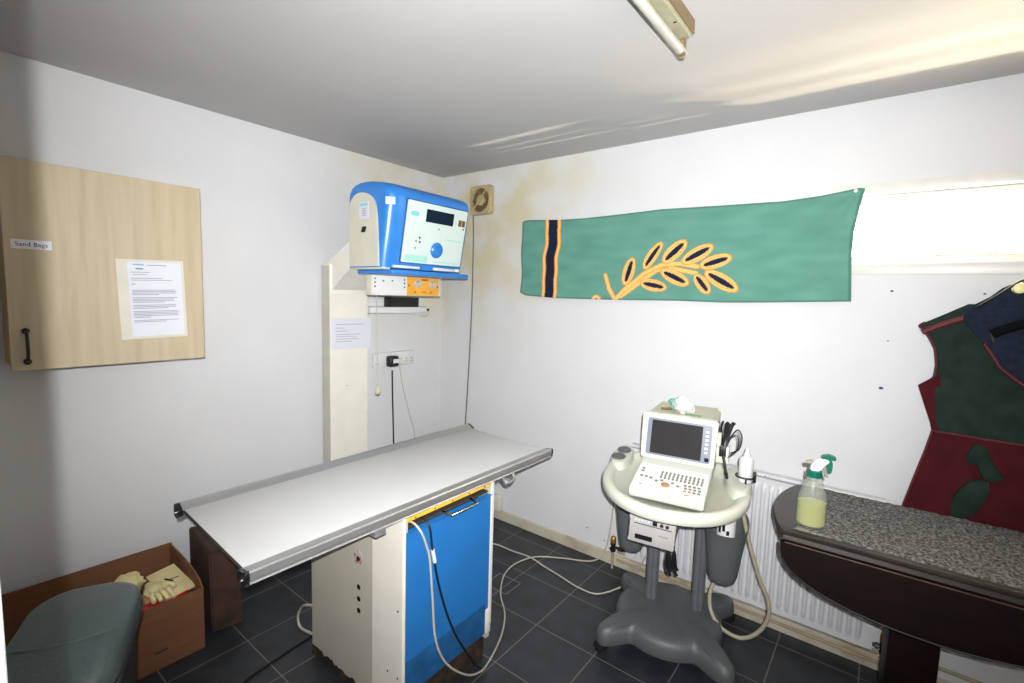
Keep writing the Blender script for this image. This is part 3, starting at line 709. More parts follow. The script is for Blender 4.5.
# ------------------------------------------------------------------ cables round the table
def cable(name, label, pts, r, m, extra=None):
    o = V(pts[0]); o.z = 0
    b = B(); b.tube([V(p)-V((pts[-1][0], pts[-1][1], 0)) for p in pts], r, n=8, sub=10)
    c = b.build(name, m); c.location = (pts[-1][0], pts[-1][1], 0); return tag(c, label, 'cable')
cable('white_cable', 'off white cable looping down the blue panel and across to the radiator valve', [(1.36, -1.46, .752), (1.405, -1.455, .762), (1.438, -1.445, .735), (1.444, -1.425, .68), (1.446, -1.41, .62), (1.446, -1.395, .47), (1.446, -1.378, .31), (1.452, -1.330, .19), (1.458, -1.24, .09), (1.45, -1.15, .03), (1.43, -1.06, .007), (1.37, -.90, .006), (1.285, -.767, .006), (1.17, -.66, .006), (1.08, -.52, .006), (1.055, -.39, .006), (1.10, -.25, .006), (1.23, -.155, .006), (1.37, -.085, .010), (1.43, -.06, .05), (1.458, -.04, .13), (1.472, -.025, .3), (1.48, -.02, .5)], .0040, M['wcable'])
cable('white_cable', 'off white cable from behind the table base to the trolley foot', [(1.78, -.21, .30), (1.735, -.19, .19), (1.685, -.17, .10), (1.65, -.20, .035), (1.56, -.325, .007), (1.45, -.345, .006), (1.318, -.32, .006), (1.2, -.30, .007), (1.09, -.289, .0175), (.95, -.29, .008), (.824, -.295, .006), (.72, -.36, .006), (.66, -.60, .006), (.68, -.90, .006), (.735, -1.08, .03), (.79, -1.12, .10), (.822, -1.12, .14)], .0040, M['wcable'])
bcb = cable('black_cable', 'black cable hanging from the tray slot down the blue panel', [(1.36, -1.41, .752), (1.405, -1.408, .762), (1.436, -1.404, .735), (1.438, -1.392, .656), (1.438, -1.364, .524), (1.438, -1.321, .387), (1.438, -1.266, .257), (1.443, -1.20, .14), (1.44, -1.14, .05), (1.43, -1.09, .006)], .0042, M['bcable'])
b = B(); b.cyl(V((1.4382, -1.3905, .648))-bcb.location, V((1.4382, -1.379, .598))-bcb.location, .0068, n=10); b.build('cable_tag', M['paper'], bcb)
cable('black_cable', 'black cable lying on the tiles left of the table base', [(1.0, -2.02, .005), (.85, -1.86, .005), (.76, -1.75, .005), (.735, -1.60, .005), (.72, -1.45, .005), (.71, -1.35, .005)], .0045, M['bcable'])
cable('white_cable', 'short white cable loop at the back corner of the table base', [(.80, -1.42, .175), (.76, -1.45, .17), (.70, -1.46, .15), (.64, -1.45, .105), (.61, -1.45, .05), (.63, -1.45, .008), (.70, -1.44, .006), (.78, -1.42, .006)], .006, M['wcable'])

# ------------------------------------------------------------------ brown block, cardboard box and contents
o = V((.25, -1.68, 0))
b = B(); P_ = [(.06, -1.70), (.365, -1.717), (.395, -1.596), (.09, -1.575)]; Q_ = [(.045, -1.695), (.361, -1.721), (.383, -1.612), (.075, -1.59)]
b.hexa([V((x, y, 0))-o for x, y in P_]+[V((x, y, h))-o for (x, y), h in zip(Q_, (.385, .380, .375, .38))])
bmesh.ops.bevel(b.bm, geom=b.bm.edges[:], offset=.006, segments=2, affect='EDGES')
w = b.build('brown_block', M['wood']); w.location = o; tag(w, 'dark brown tapered block standing between the cardboard box and the table', 'block')

o = V((.24, -2.07, 0))
t = thing('cardboard_box', 'open brown cardboard box on the floor against the left wall', 'box', o)
cx0, cx1, cy0, cy1 = .045, .43, -2.44, -1.77
def cb(p): return V(p)-o
def flap(nm, p, th):
    b = B(); th = V(th); b.hexa([cb(q) for q in (p[0], p[1])]+[cb(p[1])+th, cb(p[0])+th]+[cb(q) for q in (p[3], p[2])]+[cb(p[2])+th, cb(p[3])+th]); return b.build(nm, M['card'], t, smooth=False)
b = B(); b.box(cb((cx0, cy0, 0)), cb((cx1, cy1, .006))); b.build('base', M['card'], t, smooth=False)
flap('side', [(cx0, cy0, .006), (cx0, cy1, .006), (cx0-.012, cy1+.006, .332), (cx0-.012, cy0, .345)], (.005, 0, 0))
flap('side', [(cx1, cy0, .006), (cx1, cy1, .006), (cx1+.004, cy1-.002, .272), (cx1+.004, cy0, .285)], (-.005, 0, 0))
flap('side', [(cx0, cy0, .006), (cx1, cy0, .006), (cx1, cy0, .285), (cx0, cy0, .330)], (0, .005, 0))
b = B(); y = cy1
pol = [(cx0, .006), (cx1, .006), (cx1+.002, .272), (cx1-.03, .298), (cx1-.10, .318), (cx1-.22, .330), (cx0, .334)]
b.prism([(x-o.x, z) for x, z in pol], y-.006-o.y, y-o.y, 'y'); b.build('side', M['card'], t, smooth=False)
b = B(); b.box(cb((cx1+.0005, -1.95, .07)), cb((cx1+.0022, -1.905, .078)), .0005, Mx=None); b.build('tear', M['gap'], t, smooth=False)

# things thrown into the box
gr = 'rubbish and packets in the cardboard box'
def item(nm, label, cat, fn, m, loc):
    b = B(); fn(b); ob = b.build(nm, m, ang=60); ob.location = loc; return tag(ob, label, cat, gr)
item('paper_bag', 'pale cream crumpled bag nearest the wall inside the cardboard box', 'bag', lambda b: crumple(b, (0, 0, 0), (.065, .052, .045), 3, .45, 2.5), M['glove'], (.125, -1.955, .245))
item('tan_packet', 'tan crumpled packet in the middle of the cardboard box', 'packet', lambda b: crumple(b, (0, 0, 0), (.085, .06, .042), 8, .35, 2.8), M['tan'], (.28, -1.925, .20))
item('tan_packet', 'tan folded packet under the booklet in the cardboard box', 'packet', lambda b: crumple(b, (0, 0, 0), (.075, .04, .036), 15, .35, 2.2), M['tan'], (.145, -1.848, .20))
item('rubber_glove', 'cream limp glove lying across the middle of the cardboard box', 'glove', lambda b: (crumple(b, (0, 0, 0), (.06, .035, .02), 21, .3, 2), [b.tube([(.03, -.02+.013*k, .006), (.075, -.03+.018*k, .012+.004*k), (.10+.006*k, -.03+.022*k, .002)], .0085, n=8) for k in range(4)], b.tube([(-.01, .03, 0), (.02, .05, .012), (.045, .058, .004)], .009, n=8)), M['glove'], (.300, -1.905, .272))
bk = B()
bk.box((-.095, -.055, -.006), (.095, .055, .006), .003)
bko = bk.build('booklet', M['booklet']); bko.location = (.265, -1.838, .262); bko.rotation_euler = (radians(5), radians(12), radians(8)); tag(bko, 'cream booklet with a red and white spine lying in the cardboard box', 'booklet', gr)
b = B(); b.box((.095, -.055, -.007), (.101, .02, .004)); b.build('spine', M['red'], bko, smooth=False)
b = B(); b.box((-.03, -.004, .006), (.01, .006, .0068), Mx=Matrix.Rotation(.5, 4, 'Z')); b.build('print', M['gap'], bko, smooth=False)
b = B(); b.box((.0, .008, .006), (.03, .013, .0068), Mx=Matrix.Rotation(1.3, 4, 'Z')); b.build('print', M['gap'], bko, smooth=False)
item('red_packet', 'red and cream packet at the front edge of the cardboard box', 'packet', lambda b: b.box((-.03, -.06, -.02), (.03, .06, .02), .005), M['red'], (.375, -1.955, .232))
item('red_packet', 'red packet at the far left end of the cardboard box', 'packet', lambda b: b.box((-.04, -.06, -.05), (.04, .06, .05), .006), M['red'], (.33, -2.33, .20))
item('tan_packet', 'tan packet buried at the bottom of the cardboard box', 'packet', lambda b: crumple(b, (0, 0, 0), (.13, .11, .06), 12, .25, 2), M['tan'], (.24, -1.91, .085))

# ------------------------------------------------------------------ grey bin in the near left corner
t = thing('flip_bin', 'large grey green plastic bin with a rounded flip lid near the doorway', 'bin', (.905, -2.262, 0), radians(-26))
def binring(x0, x1, hy, r, zf):
    return [V((x, y, zf(x))) for x, y in rrect(x0, -hy, x1, hy, r, 8)]
def zr(x): return .55-.075*(x+.215)/.415     # rim line of the lid drops to the front
b = B(); b.loft([binring(-.15, .13, .105, .05, lambda x: 0.), binring(-.155, .135, .11, .05, lambda x: .02), binring(-.185, .165, .120, .06, lambda x: zr(x)-.03)]); b.build('body', M['bindark'], t)
def ztop(x, y):
    base = .592+.016*cos((x+.02)*6)
    if x > .075: base -= (x-.075)**1.25*1.05
    return base-.014*(y/.135)**2
b = B(); rings = [binring(-.205, .19, .128, .085, lambda x: zr(x)-.036), binring(-.215, .20, .135, .09, lambda x: zr(x)-.03), binring(-.215, .20, .135, .09, lambda x: zr(x))]
for ins, dz in ((.0, .62), (.005, .84), (.013, .95), (.024, 1.), (.04, 1.), (.06, 1.), (.085, 1.), (.105, 1.), (.12, 1.)):
    rings.append([V((x, y, zr(x)+(ztop(x, y)-zr(x))*dz)) for x, y in rrect(-.215+ins, -.135+ins, .20-ins, .135-ins, max(.008, .09-ins*.7), 8)])
b.loft(rings); b.build('lid', M['bin'], t, ang=50)
b = B(); pts = []
for k in range(19):
    y = -.118+.236*k/18; x = .062+.030*(1-(y/.118)**2); pts.append(V((x, y, ztop(x, y)-.0008)))
b.tube(pts, .0028, n=8, sub=2); b.build('flap_seam', M['bin'], t)
b = B(); b.tube([V((x*1.0, y*1.0, zr(x)+.002)) for x, y in rrect(-.216, -.136, .201, .136, .09, 8)], .003, n=8, sub=1); b.build('rim', M['bindark'], t)
b = B(); b.cyl((.12, .128, .435), (.12, .140, .437), .006); b.build('hinge_pin', M['chrome'], t)

# ------------------------------------------------------------------ radiator and pipes
o = V((2.13, 0, .1))
t = thing('radiator', 'white ribbed panel radiator on the wall behind the trolley and table', 'radiator', o)
x0, x1, z0, z1 = 1.575, 2.695, .10, .742
b = B(); pitch = .0333; nx = int((x1-x0-.04)/pitch)*8; zs = [z0+.006, z0+.03, z0+.038, z0+.05, z0+.062, .42, z1-.062, z1-.05, z1-.038, z1-.03, z1-.006]
rows = []
for z in zs:
    row = [V((x0, -.052, z))]
    for i in range(nx+1):
        x = x0+.02+i*pitch/8; ph = (i % 8)/8
        prof = max(0, min(1, (abs(ph-.5)*2-.3)/.35))
        e = min(1, max(0, (z-(z0+.032))/.028), max(0, ((z1-.032)-z)/.028)) if (z < z0+.07 or z > z1-.07) else 1
        e = min(1, max(0, min((z-(z0+.032))/.028, ((z1-.032)-z)/.028)))
        row.append(V((x, -.058-.012*(1-prof)*e, z)))
    row.append(V((x1, -.052, z))); rows.append(row)
rows = [[V((p.x, -.04, p.z)) for p in rows[0]]]+rows+[[V((p.x, -.04, p.z)) for p in rows[-1]]]
rows = [[p-o for p in r] for r in rows]
b.loft(rows, False, False, False); b.loft([[p for p in rows[0]], [p for p in rows[-1]]], False, False, False)
b.loft([[r[0] for r in rows], [V((r[0].x, -.04, r[0].z)) for r in rows]], False, False, False); b.loft([[r[-1] for r in rows], [V((r[-1].x, -.04, r[-1].z)) for r in rows]], False, False, False)
b.build('ribbed_panel', M['rad'], t, ang=50)
b = B(); b.box(V((x0, -.056, z1-.002))-o, V((x1, -.012, z1+.012))-o, .003); gr_ = b.build('top_cover', M['rad'], t)
for k in range(6):
    b = B(); x = x0+.1+k*.19; b.cyl(V((x, -.057, z1+.004))-o, V((x, -.0555, z1+.004))-o, .004, n=8); b.build('clip', M['ink'], gr_)
for x in (x0+.15, x1-.15):
    b = B(); b.box(V((x-.02, -.042, .2))-o, V((x+.02, -.001, .66))-o); b.build('wall_bracket', M['rad'], t, smooth=False)
def valve(x, xin, label):
    o = V((x, -.045, 0)); t = thing('radiator_valve', label, 'valve', o); t.scale = (1, 1, .86)
    b = B(); b.cyl((0, 0, .125), (0, 0, .165), .012); b.cyl((0, 0, .165), (0, 0, .175), .016); b.cyl((0, 0, .12), (0, 0, .13), .016); b.cyl((0, 0, .15), (xin-x, 0, .15), .009); b.cyl(((xin-x)*.45, 0, .15), ((xin-x)*.75, 0, .15), .014, n=6); b.cyl((0, -.006, .15), (0, -.03, .15), .009); b.build('valve_body', M['iron'], t)
    b = B(); b.lathe([(.0005, .176), (.013, .176), (.017, .186), (.015, .215), (.010, .222), (.0005, .223)], n=14); b.build('valve_cap', M['brass'], t)
    b = B(); b.tube([(0, 0, .122), (0, 0, .0)], .0075, n=10, smooth=False); b.build('pipe', M['pipe'], t)
valve(1.498, x0, 'radiator valve with a brass cap left of the trolley')
valve(2.735, x1, 'dark radiator valve beside the dark table leg')
b = B(); b.tube([(1.515, -.024, .096), (2.1, -.024, .092), (2.72, -.024, .090)], .008, n=10); b.tube([(1.515, -.024, .046), (2.1, -.024, .044), (3.55, -.024, .042)], .008, n=10); b.tube([(2.755, -.024, .12), (3.55, -.024, .115)], .008, n=10, smooth=False)
tag(b.build('heating_pipes', M['pipe']), 'painted heating pipes running along the skirting under the radiator', 'pipe')

# small white box at skirting level in the corner by the table base
b = B(); b.box((.555, -.045, .072), (.648, -.001, .178), .006); wsb = b.build('floor_socket', M['cream']); tag(wsb, 'small cream junction box just above the skirting right of the table', 'junction box')
b = B(); b.cyl((.60, -.047, .125), (.60, -.0445, .125), .006, n=10); b.build('screw', M['ink'], wsb)

# ------------------------------------------------------------------ ultrasound trolley
CR = radians(16); CO = V((1.95, -.40, 0))
t = thing('equipment_trolley', 'grey wheeled trolley with a cream oval tray carrying the ultrasound machine', 'trolley', CO, CR)
# base plate with four lobes
NB = 180; plan = []
lob = [(math.atan2(v, u), math.hypot(u, v)) for u, v in ((.278, .262), (-.235, .262), (-.275, -.235), (.262, -.262))]
for k in range(NB):
    a = 2*pi*k/NB-pi; r = 1/math.sqrt((cos(a)/.235)**2+(sin(a)/.238)**2)
    for la, lr in lob:
        d = (a-la+pi) % (2*pi)-pi
        r = max(r, r+(lr-r)*math.exp(-(abs(d)/.185)**3.4))
    plan.append(V((r*cos(a), r*sin(a), 0)))
nor = []
for k in range(NB):
    d = plan[(k+1) % NB]-plan[k-1]; nor.append(V((-d.y, d.x, 0)).normalized())
def zadd(p):  # legs droop a little to their ends
    return -.012*max(0, p.length-.22)/.15
rings = [[plan[k]+nor[k]*ins+V((0, 0, z+zadd(plan[k]))) for k in range(NB)] for ins, z in ((.02, .056), (.004, .060), (0, .075), (.002, .105), (.008, .122), (.017, .133))]
rings += [[V((plan[k].x*f, plan[k].y*f, z)) + V((0, 0, zadd(plan[k]*f))) for k in range(NB)] for f, z in ((.86, .139), (.72, .143), (.5, .147), (.2, .149), (.02, .149))]
b = B(); b.loft(rings); b.build('base', M['greypl'], t, ang=60)
for i, (la, lr) in enumerate(lob):
    u_, v_ = (lr-.032)*cos(la), (lr-.032)*sin(la)
    sw = (.6, 2.2, 2.6, -.5)[i]
    cm = Matrix.Translation((u_+.012*cos(sw), v_+.012*sin(sw), .026)) @ Matrix.Rotation(sw, 4, 'Z')
    b = B(); b.box((-.02, -.018, .012), (.012, .018, .046), .006, Mx=cm); b.cyl(cm @ V((-.012, 0, .03)), cm @ V((-.012, 0, .034)), .008); c = b.build('caster', M['caster'], t)
    for s_ in (-1, 1):
        b = B(); wm = cm @ Matrix.Translation((0, s_*.019, 0)) @ Matrix.Rotation(pi/2, 4, 'X'); b.lathe([(.0005, -.007), (.018, -.007), (.026, -.004), (.026, .004), (.018, .007), (.0005, .007)], n=20, Mx=wm); b.build('wheel', M['rubber'], c)
for u_ in (-.082, .122):
    b = B(); pl = []
    for k in range(32):
        a = 2*pi*k/32; r = .028-.005*max(0, cos(4*(a-pi/4)))**6*0 ; x, y = r*cos(a)*1.0, r*sin(a)*1.15
        if abs(((a+.01) % (2*pi))-1.5*pi) < .16: y *= .78
        pl.append((u_+x, .052+y))
    b.prism(pl, .147, .72); b.build('post', M['greypost'], t, ang=50)
# tray
def ell(rx, ry, z, n=64, cv=-.040, pw=2.2):
    out = []
    for k in range(n):
        a = 2*pi*k/n; c, s_ = cos(a), sin(a)
        out.append(V((-.008+rx*math.copysign(abs(c)**(2/pw), c), cv+ry*(.91 if s_ > 0 else 1.)*math.copysign(abs(s_)**(2/pw), s_), z)))
    return out
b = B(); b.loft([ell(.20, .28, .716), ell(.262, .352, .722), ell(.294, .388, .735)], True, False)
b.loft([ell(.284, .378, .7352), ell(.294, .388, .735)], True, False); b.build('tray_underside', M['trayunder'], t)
b = B(); b.loft([ell(.295, .389, .735), ell(.302, .397, .748), ell(.303, .398, .766), ell(.298, .393, .777), ell(.286, .381, .782), ell(.268, .363, .779), ell(.253, .347, .768), ell(.245, .339, .760), ell(.05, .06, .759)]); b.build('tray', M['tray'], t, ang=50)
def boss(cu, cv, ru, rv, z):
    b = B(); b.loft([[V((cu+ru*f*cos(2*pi*k/28), cv+rv*f*sin(2*pi*k/28), z_)) for k in range(28)] for f, z_ in ((1.15, .758), (1.05, z-.012), (.97, z-.003), (.85, z), (.3, z))]); b.build('side_boss', M['tray'], t)
boss(-.262, .14, .048, .15, .792); boss(.248, .02, .05, .16, .795)
for u_, v_ in ((-.272, .075), (-.262, .185)):
    b = B(); b.lathe([(.0005, 0), (.031, 0), (.033, .004), (.030, .009), (.0005, .010)], (u_, v_, .7915), n=24, sy=1.35); b.build('probe_holder_cap', M['greypl'], t)
b = B()
ringp = [(.272+.036*cos(2*pi*k/20), -.02+.036*sin(2*pi*k/20), .822) for k in range(21)]
b.tube(ringp, .004, n=8, sub=2); b.box((.302, -.03, .80), (.313, -.01, .845), .003); b.cyl((.272, -.056, .80), (.272, -.056, .822), .004); b.build('bottle_ring', M['black'], t)
def pocket(cu, cv, rx, ry, z0, z1, dip, nm='pocket'):
    b = B(); R_ = []
    def rg(f, z):
        out = []
        for k in range(32):
            a = 2*pi*k/32; c, s_ = cos(a), sin(a)
            zz_ = z0+(z1-z0)*z - dip*max(0, z-.6)/.4*(.5-.5*s_)
            out.append(V((cu+rx*f*math.copysign(abs(c)**.8, c), cv+ry*(f*.8+.2)*math.copysign(abs(s_)**.8, s_)-.02*z*(.5-.5*s_), zz_)))
        return out
    for f, z in ((.05, 0), (.30, .0), (.46, .012), (.56, .04), (.66, .12), (.82, .5), (.96, .92), (1., 1.)): R_.append(rg(f, z))
    for f, z in ((.95, 1.), (.91, .92), (.77, .5), (.60, .14), (.4, .06), (.05, .05)): R_.append(rg(f, z))
    b.loft(R_); return b.build(nm, M['greypl'], t, ang=50)
pocket(-.192, .09, .088, .065, .335, .625, .02)
pocket(.212, .0, .092, .066, .325, .655, .085)
b = B(); b.box((.15, .01, .45), (.16, .06, .5)); b.box((-.135, .05, .45), (-.105, .075, .5)); b.build('pocket_bracket', M['greypl'], t)
CM = Matrix.Translation(CO) @ Matrix.Rotation(CR, 4, 'Z')
def cw(u, v, z): return CM @ V((u, v, z))
# printer slung below the tray
pm = thing('thermal_printer', 'silver video printer slung under the left side of the trolley tray', 'printer', cw(-.075, -.11, .535), CR+radians(-3))
pm.rotation_euler = (0, radians(2.5), CR+radians(-3))
b = B(); b.box((-.088, -.11, 0), (.094, .105, .118), .006); b.build('case', M['silver'], pm)
b = B(); b.box((-.092, -.120, .000), (.096, -.109, .122), .005); fc = b.build('front', M['silver'], pm)
b = B(); b.box((-.062, -.1215, .018), (.008, -.119, .038)); b.build('paper_slot', M['black'], fc, smooth=False)
b = B(); b.box((-.070, -.1215, .083), (.082, -.1195, .086)); b.box((-.09, -.1215, .02), (-.087, -.1195, .10)); b.build('groove', M['gap'], fc, smooth=False)
for k in range(5):
    b = B(); b.box((-.068+.013*k, -.1222, .094), (-.060+.013*k, -.119, .104), .001); b.build('button', M['greywhite'], fc)
b = B(); b.box((.004, -.1222, .090), (.022, -.119, .107), .001); b.build('button', M['black'], fc)
for k in range(2):
    b = B(); b.cyl((.040+.022*k, -.119, .098), (.040+.022*k, -.1235, .098), .0075, n=12); b.build('button', M['gap'], fc)
b = B(); b.box((.03, -.1215, .05), (.07, -.1195, .054)); b.build('print', M['ink'], fc, smooth=False)
b = B(); b.box((-.05, -.10, .118), (.09, -.02, .121)); b.build('top_slot', M['gap'], pm, smooth=False)
b = B(); b.box((-.08, -.1, -.012), (.09, .1, 0.), .003); b.build('shelf', M['gap'], pm)
b = B()
for (u_, v_) in ((-.08, .0), (.085, .0)): b.box((u_-.004, v_-.01, .118), (u_+.004, v_+.05, .178))
b.build('hanger', M['gap'], pm, smooth=False)
# black lead bundle hanging under the printer
q = cw(.0, -.075, .0)
t2 = thing('lead_bundle', 'bundle of black leads with a white plug hanging below the printer', 'leads', (q.x, q.y, .33), CR)
b = B(); b.cyl((0, 0, .150), (.0, 0, .193), .010); b.build('white_plug', M['white'], t2)
b = B(); rr = random.Random(4)
b.box((-.016, -.014, .05), (.014, .014, .15), .006)
for k in range(7):
    a = rr.uniform(0, 6.28); b.tube([(0, 0, .14), (.018*cos(a), .014*sin(a), .11), (.022*cos(a+.5), .018*sin(a+.5), .06), (.02*cos(a+1)+.012, .02*sin(a+1), .015+rr.uniform(0, .03))], .0055, n=6, sub=4)
b.build('black_leads', M['bcable'], t2)
# contents of the two pockets
b = B(); crumple(b, (0, 0, 0), (.058, .040, .075), 5, .35, 3); ob = b.build('tissue', M['tissue'], ang=60); ob.location = cw(-.192, .088, .585); tag(ob, 'white and brown crumpled wrapper stuffed in the left trolley pocket', 'wrapper')
b = B(); crumple(b, (0, 0, 0), (.024, .02, .03), 6, .3, 3, 2); wr2 = b.build('brown_corner', M['brownlab'], ob); wr2.location = (-.025, -.03, .055)
q = cw(.215, .0, .36)
b = B(); b.lathe([(.0005, 0), (.036, 0), (.038, .01), (.038, .26), (.034, .275), (.020, .282), (.0005, .283)], n=24); tb = b.build('lotion_bottle', M['gelw']); tb.location = q; tag(tb, 'white round container with black print standing in the right trolley pocket', 'container')
for k, (a0, z0, z1) in enumerate(((-2.2, .2, .235), (-1.75, .21, .245), (-1.3, .195, .215))):
    b = B(); b.loft([[V((.0384*cos(a0+.3*j/4), .0384*sin(a0+.3*j/4), z)) for j in range(5)] for z in (z0, z1)], False, False, False); b.build('print', M['black'], tb)
# probe cable loop
cable('probe_cable', 'thick beige cable looping from the trolley tray down past the floor', [tuple(cw(.27, .01, .742)), (2.213, -.345, .69), (2.254, -.334, .526), (2.300, -.320, .382), (2.334, -.311, .302), (2.340, -.309, .223), (2.305, -.319, .144), (2.244, -.336, .102), (2.167, -.345, .118), (2.118, -.33, .165), (2.10, -.30, .23), (2.12, -.27, .31), (2.14, -.24, .42)], .0085, M['beigecable'])
# gel bottle
q = cw(.272, -.02, .799)
t2 = thing('gel_bottle', 'white gel bottle with a pointed nozzle standing in the tray ring', 'bottle', q, 0)
b = B(); b.lathe([(.0005, 0), (.026, 0), (.0285, .006), (.0285, .088), (.026, .100), (.016, .108), (.0005, .109)], n=24); b.build('bottle_body', M['gelw'], t2)
b = B(); b.lathe([(.0005, .1085), (.014, .1085), (.014, .118), (.010, .122), (.0045, .146), (.0005, .147)], n=18); b.build('nozzle', M['gelw'], t2)

# ------------------------------------------------------------------ ultrasound machine
UR = radians(8.5); UO = V((2.019, -.737, .764))
UM = Matrix.Translation(UO) @ Matrix.Rotation(UR, 4, 'Z')
t = thing('ultrasound_machine', 'cream portable ultrasound machine with a dark screen on the trolley tray', 'ultrasound machine', UO, UR)
W0, W1 = -.140, .140
def zz(z): return z-.764
# keyboard wedge
b = B(); prf = [(0.004, .778), (0, .80), (.006, .806), (.215, .874), (.245, .884), (.245, .765), (.02, .765)]
b.prism([(v, zz(z)) for v, z in prf], W0, W1, 'x'); bmesh.ops.bevel(b.bm, geom=[e for e in b.bm.edges], offset=.004, segments=2, affect='EDGES'); kb = b.build('keyboard_base', M['us'], t, ang=30)
# monitor body: bezel front leaning back, box behind
b = B()
fr = [(W0-.012, .205, .868), (W1+.002, .205, .868), (W1+.008, .245, 1.055), (W0-.020, .245, 1.055)]
bk = [(W0-.012, .235, .86), (W1+.002, .235, .86), (W1+.008, .278, 1.066), (W0-.020, .278, 1.066)]
b.hexa([V((x, v, zz(z))) for x, v, z in fr]+[V((x, v, zz(z))) for x, v, z in bk]); bmesh.ops.bevel(b.bm, geom=b.bm.edges[:], offset=.009, segments=3, affect='EDGES'); b.build('screen_surround', M['us'], t, ang=40)
b = B()
r0 = [(W0, .24, .80), (W1-.004, .24, .80), (W1, .268, 1.060), (W0-.012, .268, 1.060)]
r1 = [(W0+.006, .49, .80), (W1-.012, .49, .80), (W1-.010, .50, 1.068), (W0+.0, .50, 1.068)]
b.hexa([V((x, v, zz(z))) for x, v, z in r0]+[V((x, v, zz(z))) for x, v, z in r1]); bmesh.ops.bevel(b.bm, geom=b.bm.edges[:], offset=.012, segments=3, affect='EDGES'); b.build('monitor_case', M['usback'], t, ang=40)
for v_ in (.28, .44):
    for u_ in (W0+.03, W1-.03):
        b = B(); b.cyl((u_, v_, zz(.7637)), (u_, v_, zz(.801)), .012, n=12); b.build('foot', M['rubber'], t)
eu = V((0, .040, .187)).normalized(); en = V((0, -eu.z, eu.y))
SM = Matrix((V((1, 0, 0)), eu, en)).transposed().to_4x4(); SM.translation = V((0, .205, zz(.868)))+en*.001
def spn(nm, x0, y0, x1, y1, m, h, r, par=t):
    b = B(); b.prism(rrect(x0, y0, x1, y1, r), -.006, h, 'z', Mx=SM); return b.build(nm, m, par, smooth=False)
bz = spn('bezel', W0+.008, .022, W1-.012, .178, M['bezel'], .0015, .010)
spn('screen', W0+.026, .030, W1-.048, .170, M['screen'], .0028, .003)
spn('square_button', W1-.033, .030, W1-.017, .046, M['lcd'], .004, .001, bz)
for k in range(6): spn('button', W1-.036, .062+.017*k, W1-.024, .070+.017*k, M['greywhite'], .003, .001, bz)
# keys on the sloping keyboard
sl = math.atan2(.874-.806, .215-.006)
KM = Matrix.Translation((0, .006, zz(.806))) @ Matrix.Rotation(sl, 4, 'X')
b = B(); b.prism(rrect(W0+.008, .015, W1-.008, .175, .006), -.003, .0008, 'z', Mx=KM); b.build('key_plate', M['white'], kb, smooth=False)
def key(x, y, w, h, m): 
    b = B(); b.box((x-w/2, y-h/2, .0005), (x+w/2, y+h/2, .0042), .001, 1, Mx=KM); return b.build('key', m, kb)
for i in range(11):
    for j in range(3):
        key(-.038+.0155*i, .098+.0165*j, .0075, .0125, M['key'])
for i in range(4):
    for j in range(3): key(.060+.017*i+(.004 if j else 0), .075-.017*j, .011, .009, M['keyor'] if j == 2 and i < 2 else M['key'])
for p in ((-.115, .135), (-.115, .117), (-.112, .085), (-.093, .085), (-.074, .082), (-.05, .070), (-.03, .078), (.012, .074), (.035, .062)):
    key(p[0], p[1], .011, .010, M['key'])
key(-.082, .115, .04, .006, M['white']); key(-.1, .055, .02, .008, M['white']); key(-.103, .032, .014, .004, M['ink']); key(.075, .020, .016, .006, M['keyor'])
b = B(); b.lathe([(.0005, 0), (.013, 0), (.013, .004), (.0005, .009)], n=18, sx=1.3, Mx=KM @ Matrix.Translation((-.012, .055, 0))); b.build('trackball', M['keyor'], kb)
# lead holder on the right side
b = B(); b.box((W1-.004, .335, zz(.865)), (W1+.046, .385, zz(.935)), .003); b.box((W1-.004, .345, zz(.935)), (W1+.012, .385, zz(.99)), .003); b.build('lead_holder', M['tray'], t)
b = B(); b.box((-.02+.03, .275, zz(1.0655)), (.075, .288, zz(1.0685))); b.build('green_strip', M['green'], t, smooth=False)
b = B(); b.prism([(-.012, 0), (.012, 0), (.005, .045), (-.005, .045)], .36, .372, 'y', Mx=Matrix.Translation((.005, 0, zz(1.065)))); b.build('carry_handle', M['usback'], t)
q = UM @ V((W1+.022, .36, zz(.865)))
t2 = thing('electrode_leads', 'tangle of black leads in the cream holder beside the screen', 'leads', q, UR)
b = B(); rr = random.Random(11)
b.box((-.014, -.03, .03), (.014, -.0255, .075), .002)
for k in range(9):
    a = rr.uniform(0, 6.28); dx = rr.uniform(-.03, .03)
    b.tube([(.3*dx, -.01+.012*sin(a), .02+.05), (.5*dx, .014*sin(a), .10), (dx, .02*sin(a), .14+rr.uniform(0, .025)), (dx*1.1+.008, .02*sin(a), .165+rr.uniform(0, .018))], .0048, n=6, sub=4)
b.tube([(.012, 0, .07), (.03, 0, .12), (.05, 0, .148), (.066, 0, .128), (.068, 0, .095), (.058, 0, .062), (.03, 0, .045)], .0028, n=6)
b.tube([(.012, 0, .07), (.02, 0, .10), (.045, 0, .125), (.056, 0, .105), (.056, 0, .075), (.046, 0, .048), (.02, -.026, .03)], .0028, n=6)
b.build('black_leads', M['bcable'], t2)
b = B(); b.tube([(.004, -.03, .035), (.012, -.04, .005), (.02, -.045, -.03)], .006, n=8); b.cyl((.02, -.045, -.03), (.026, -.047, -.055), .008, .005, n=10); b.build('probe_tip', M['black'], t2)
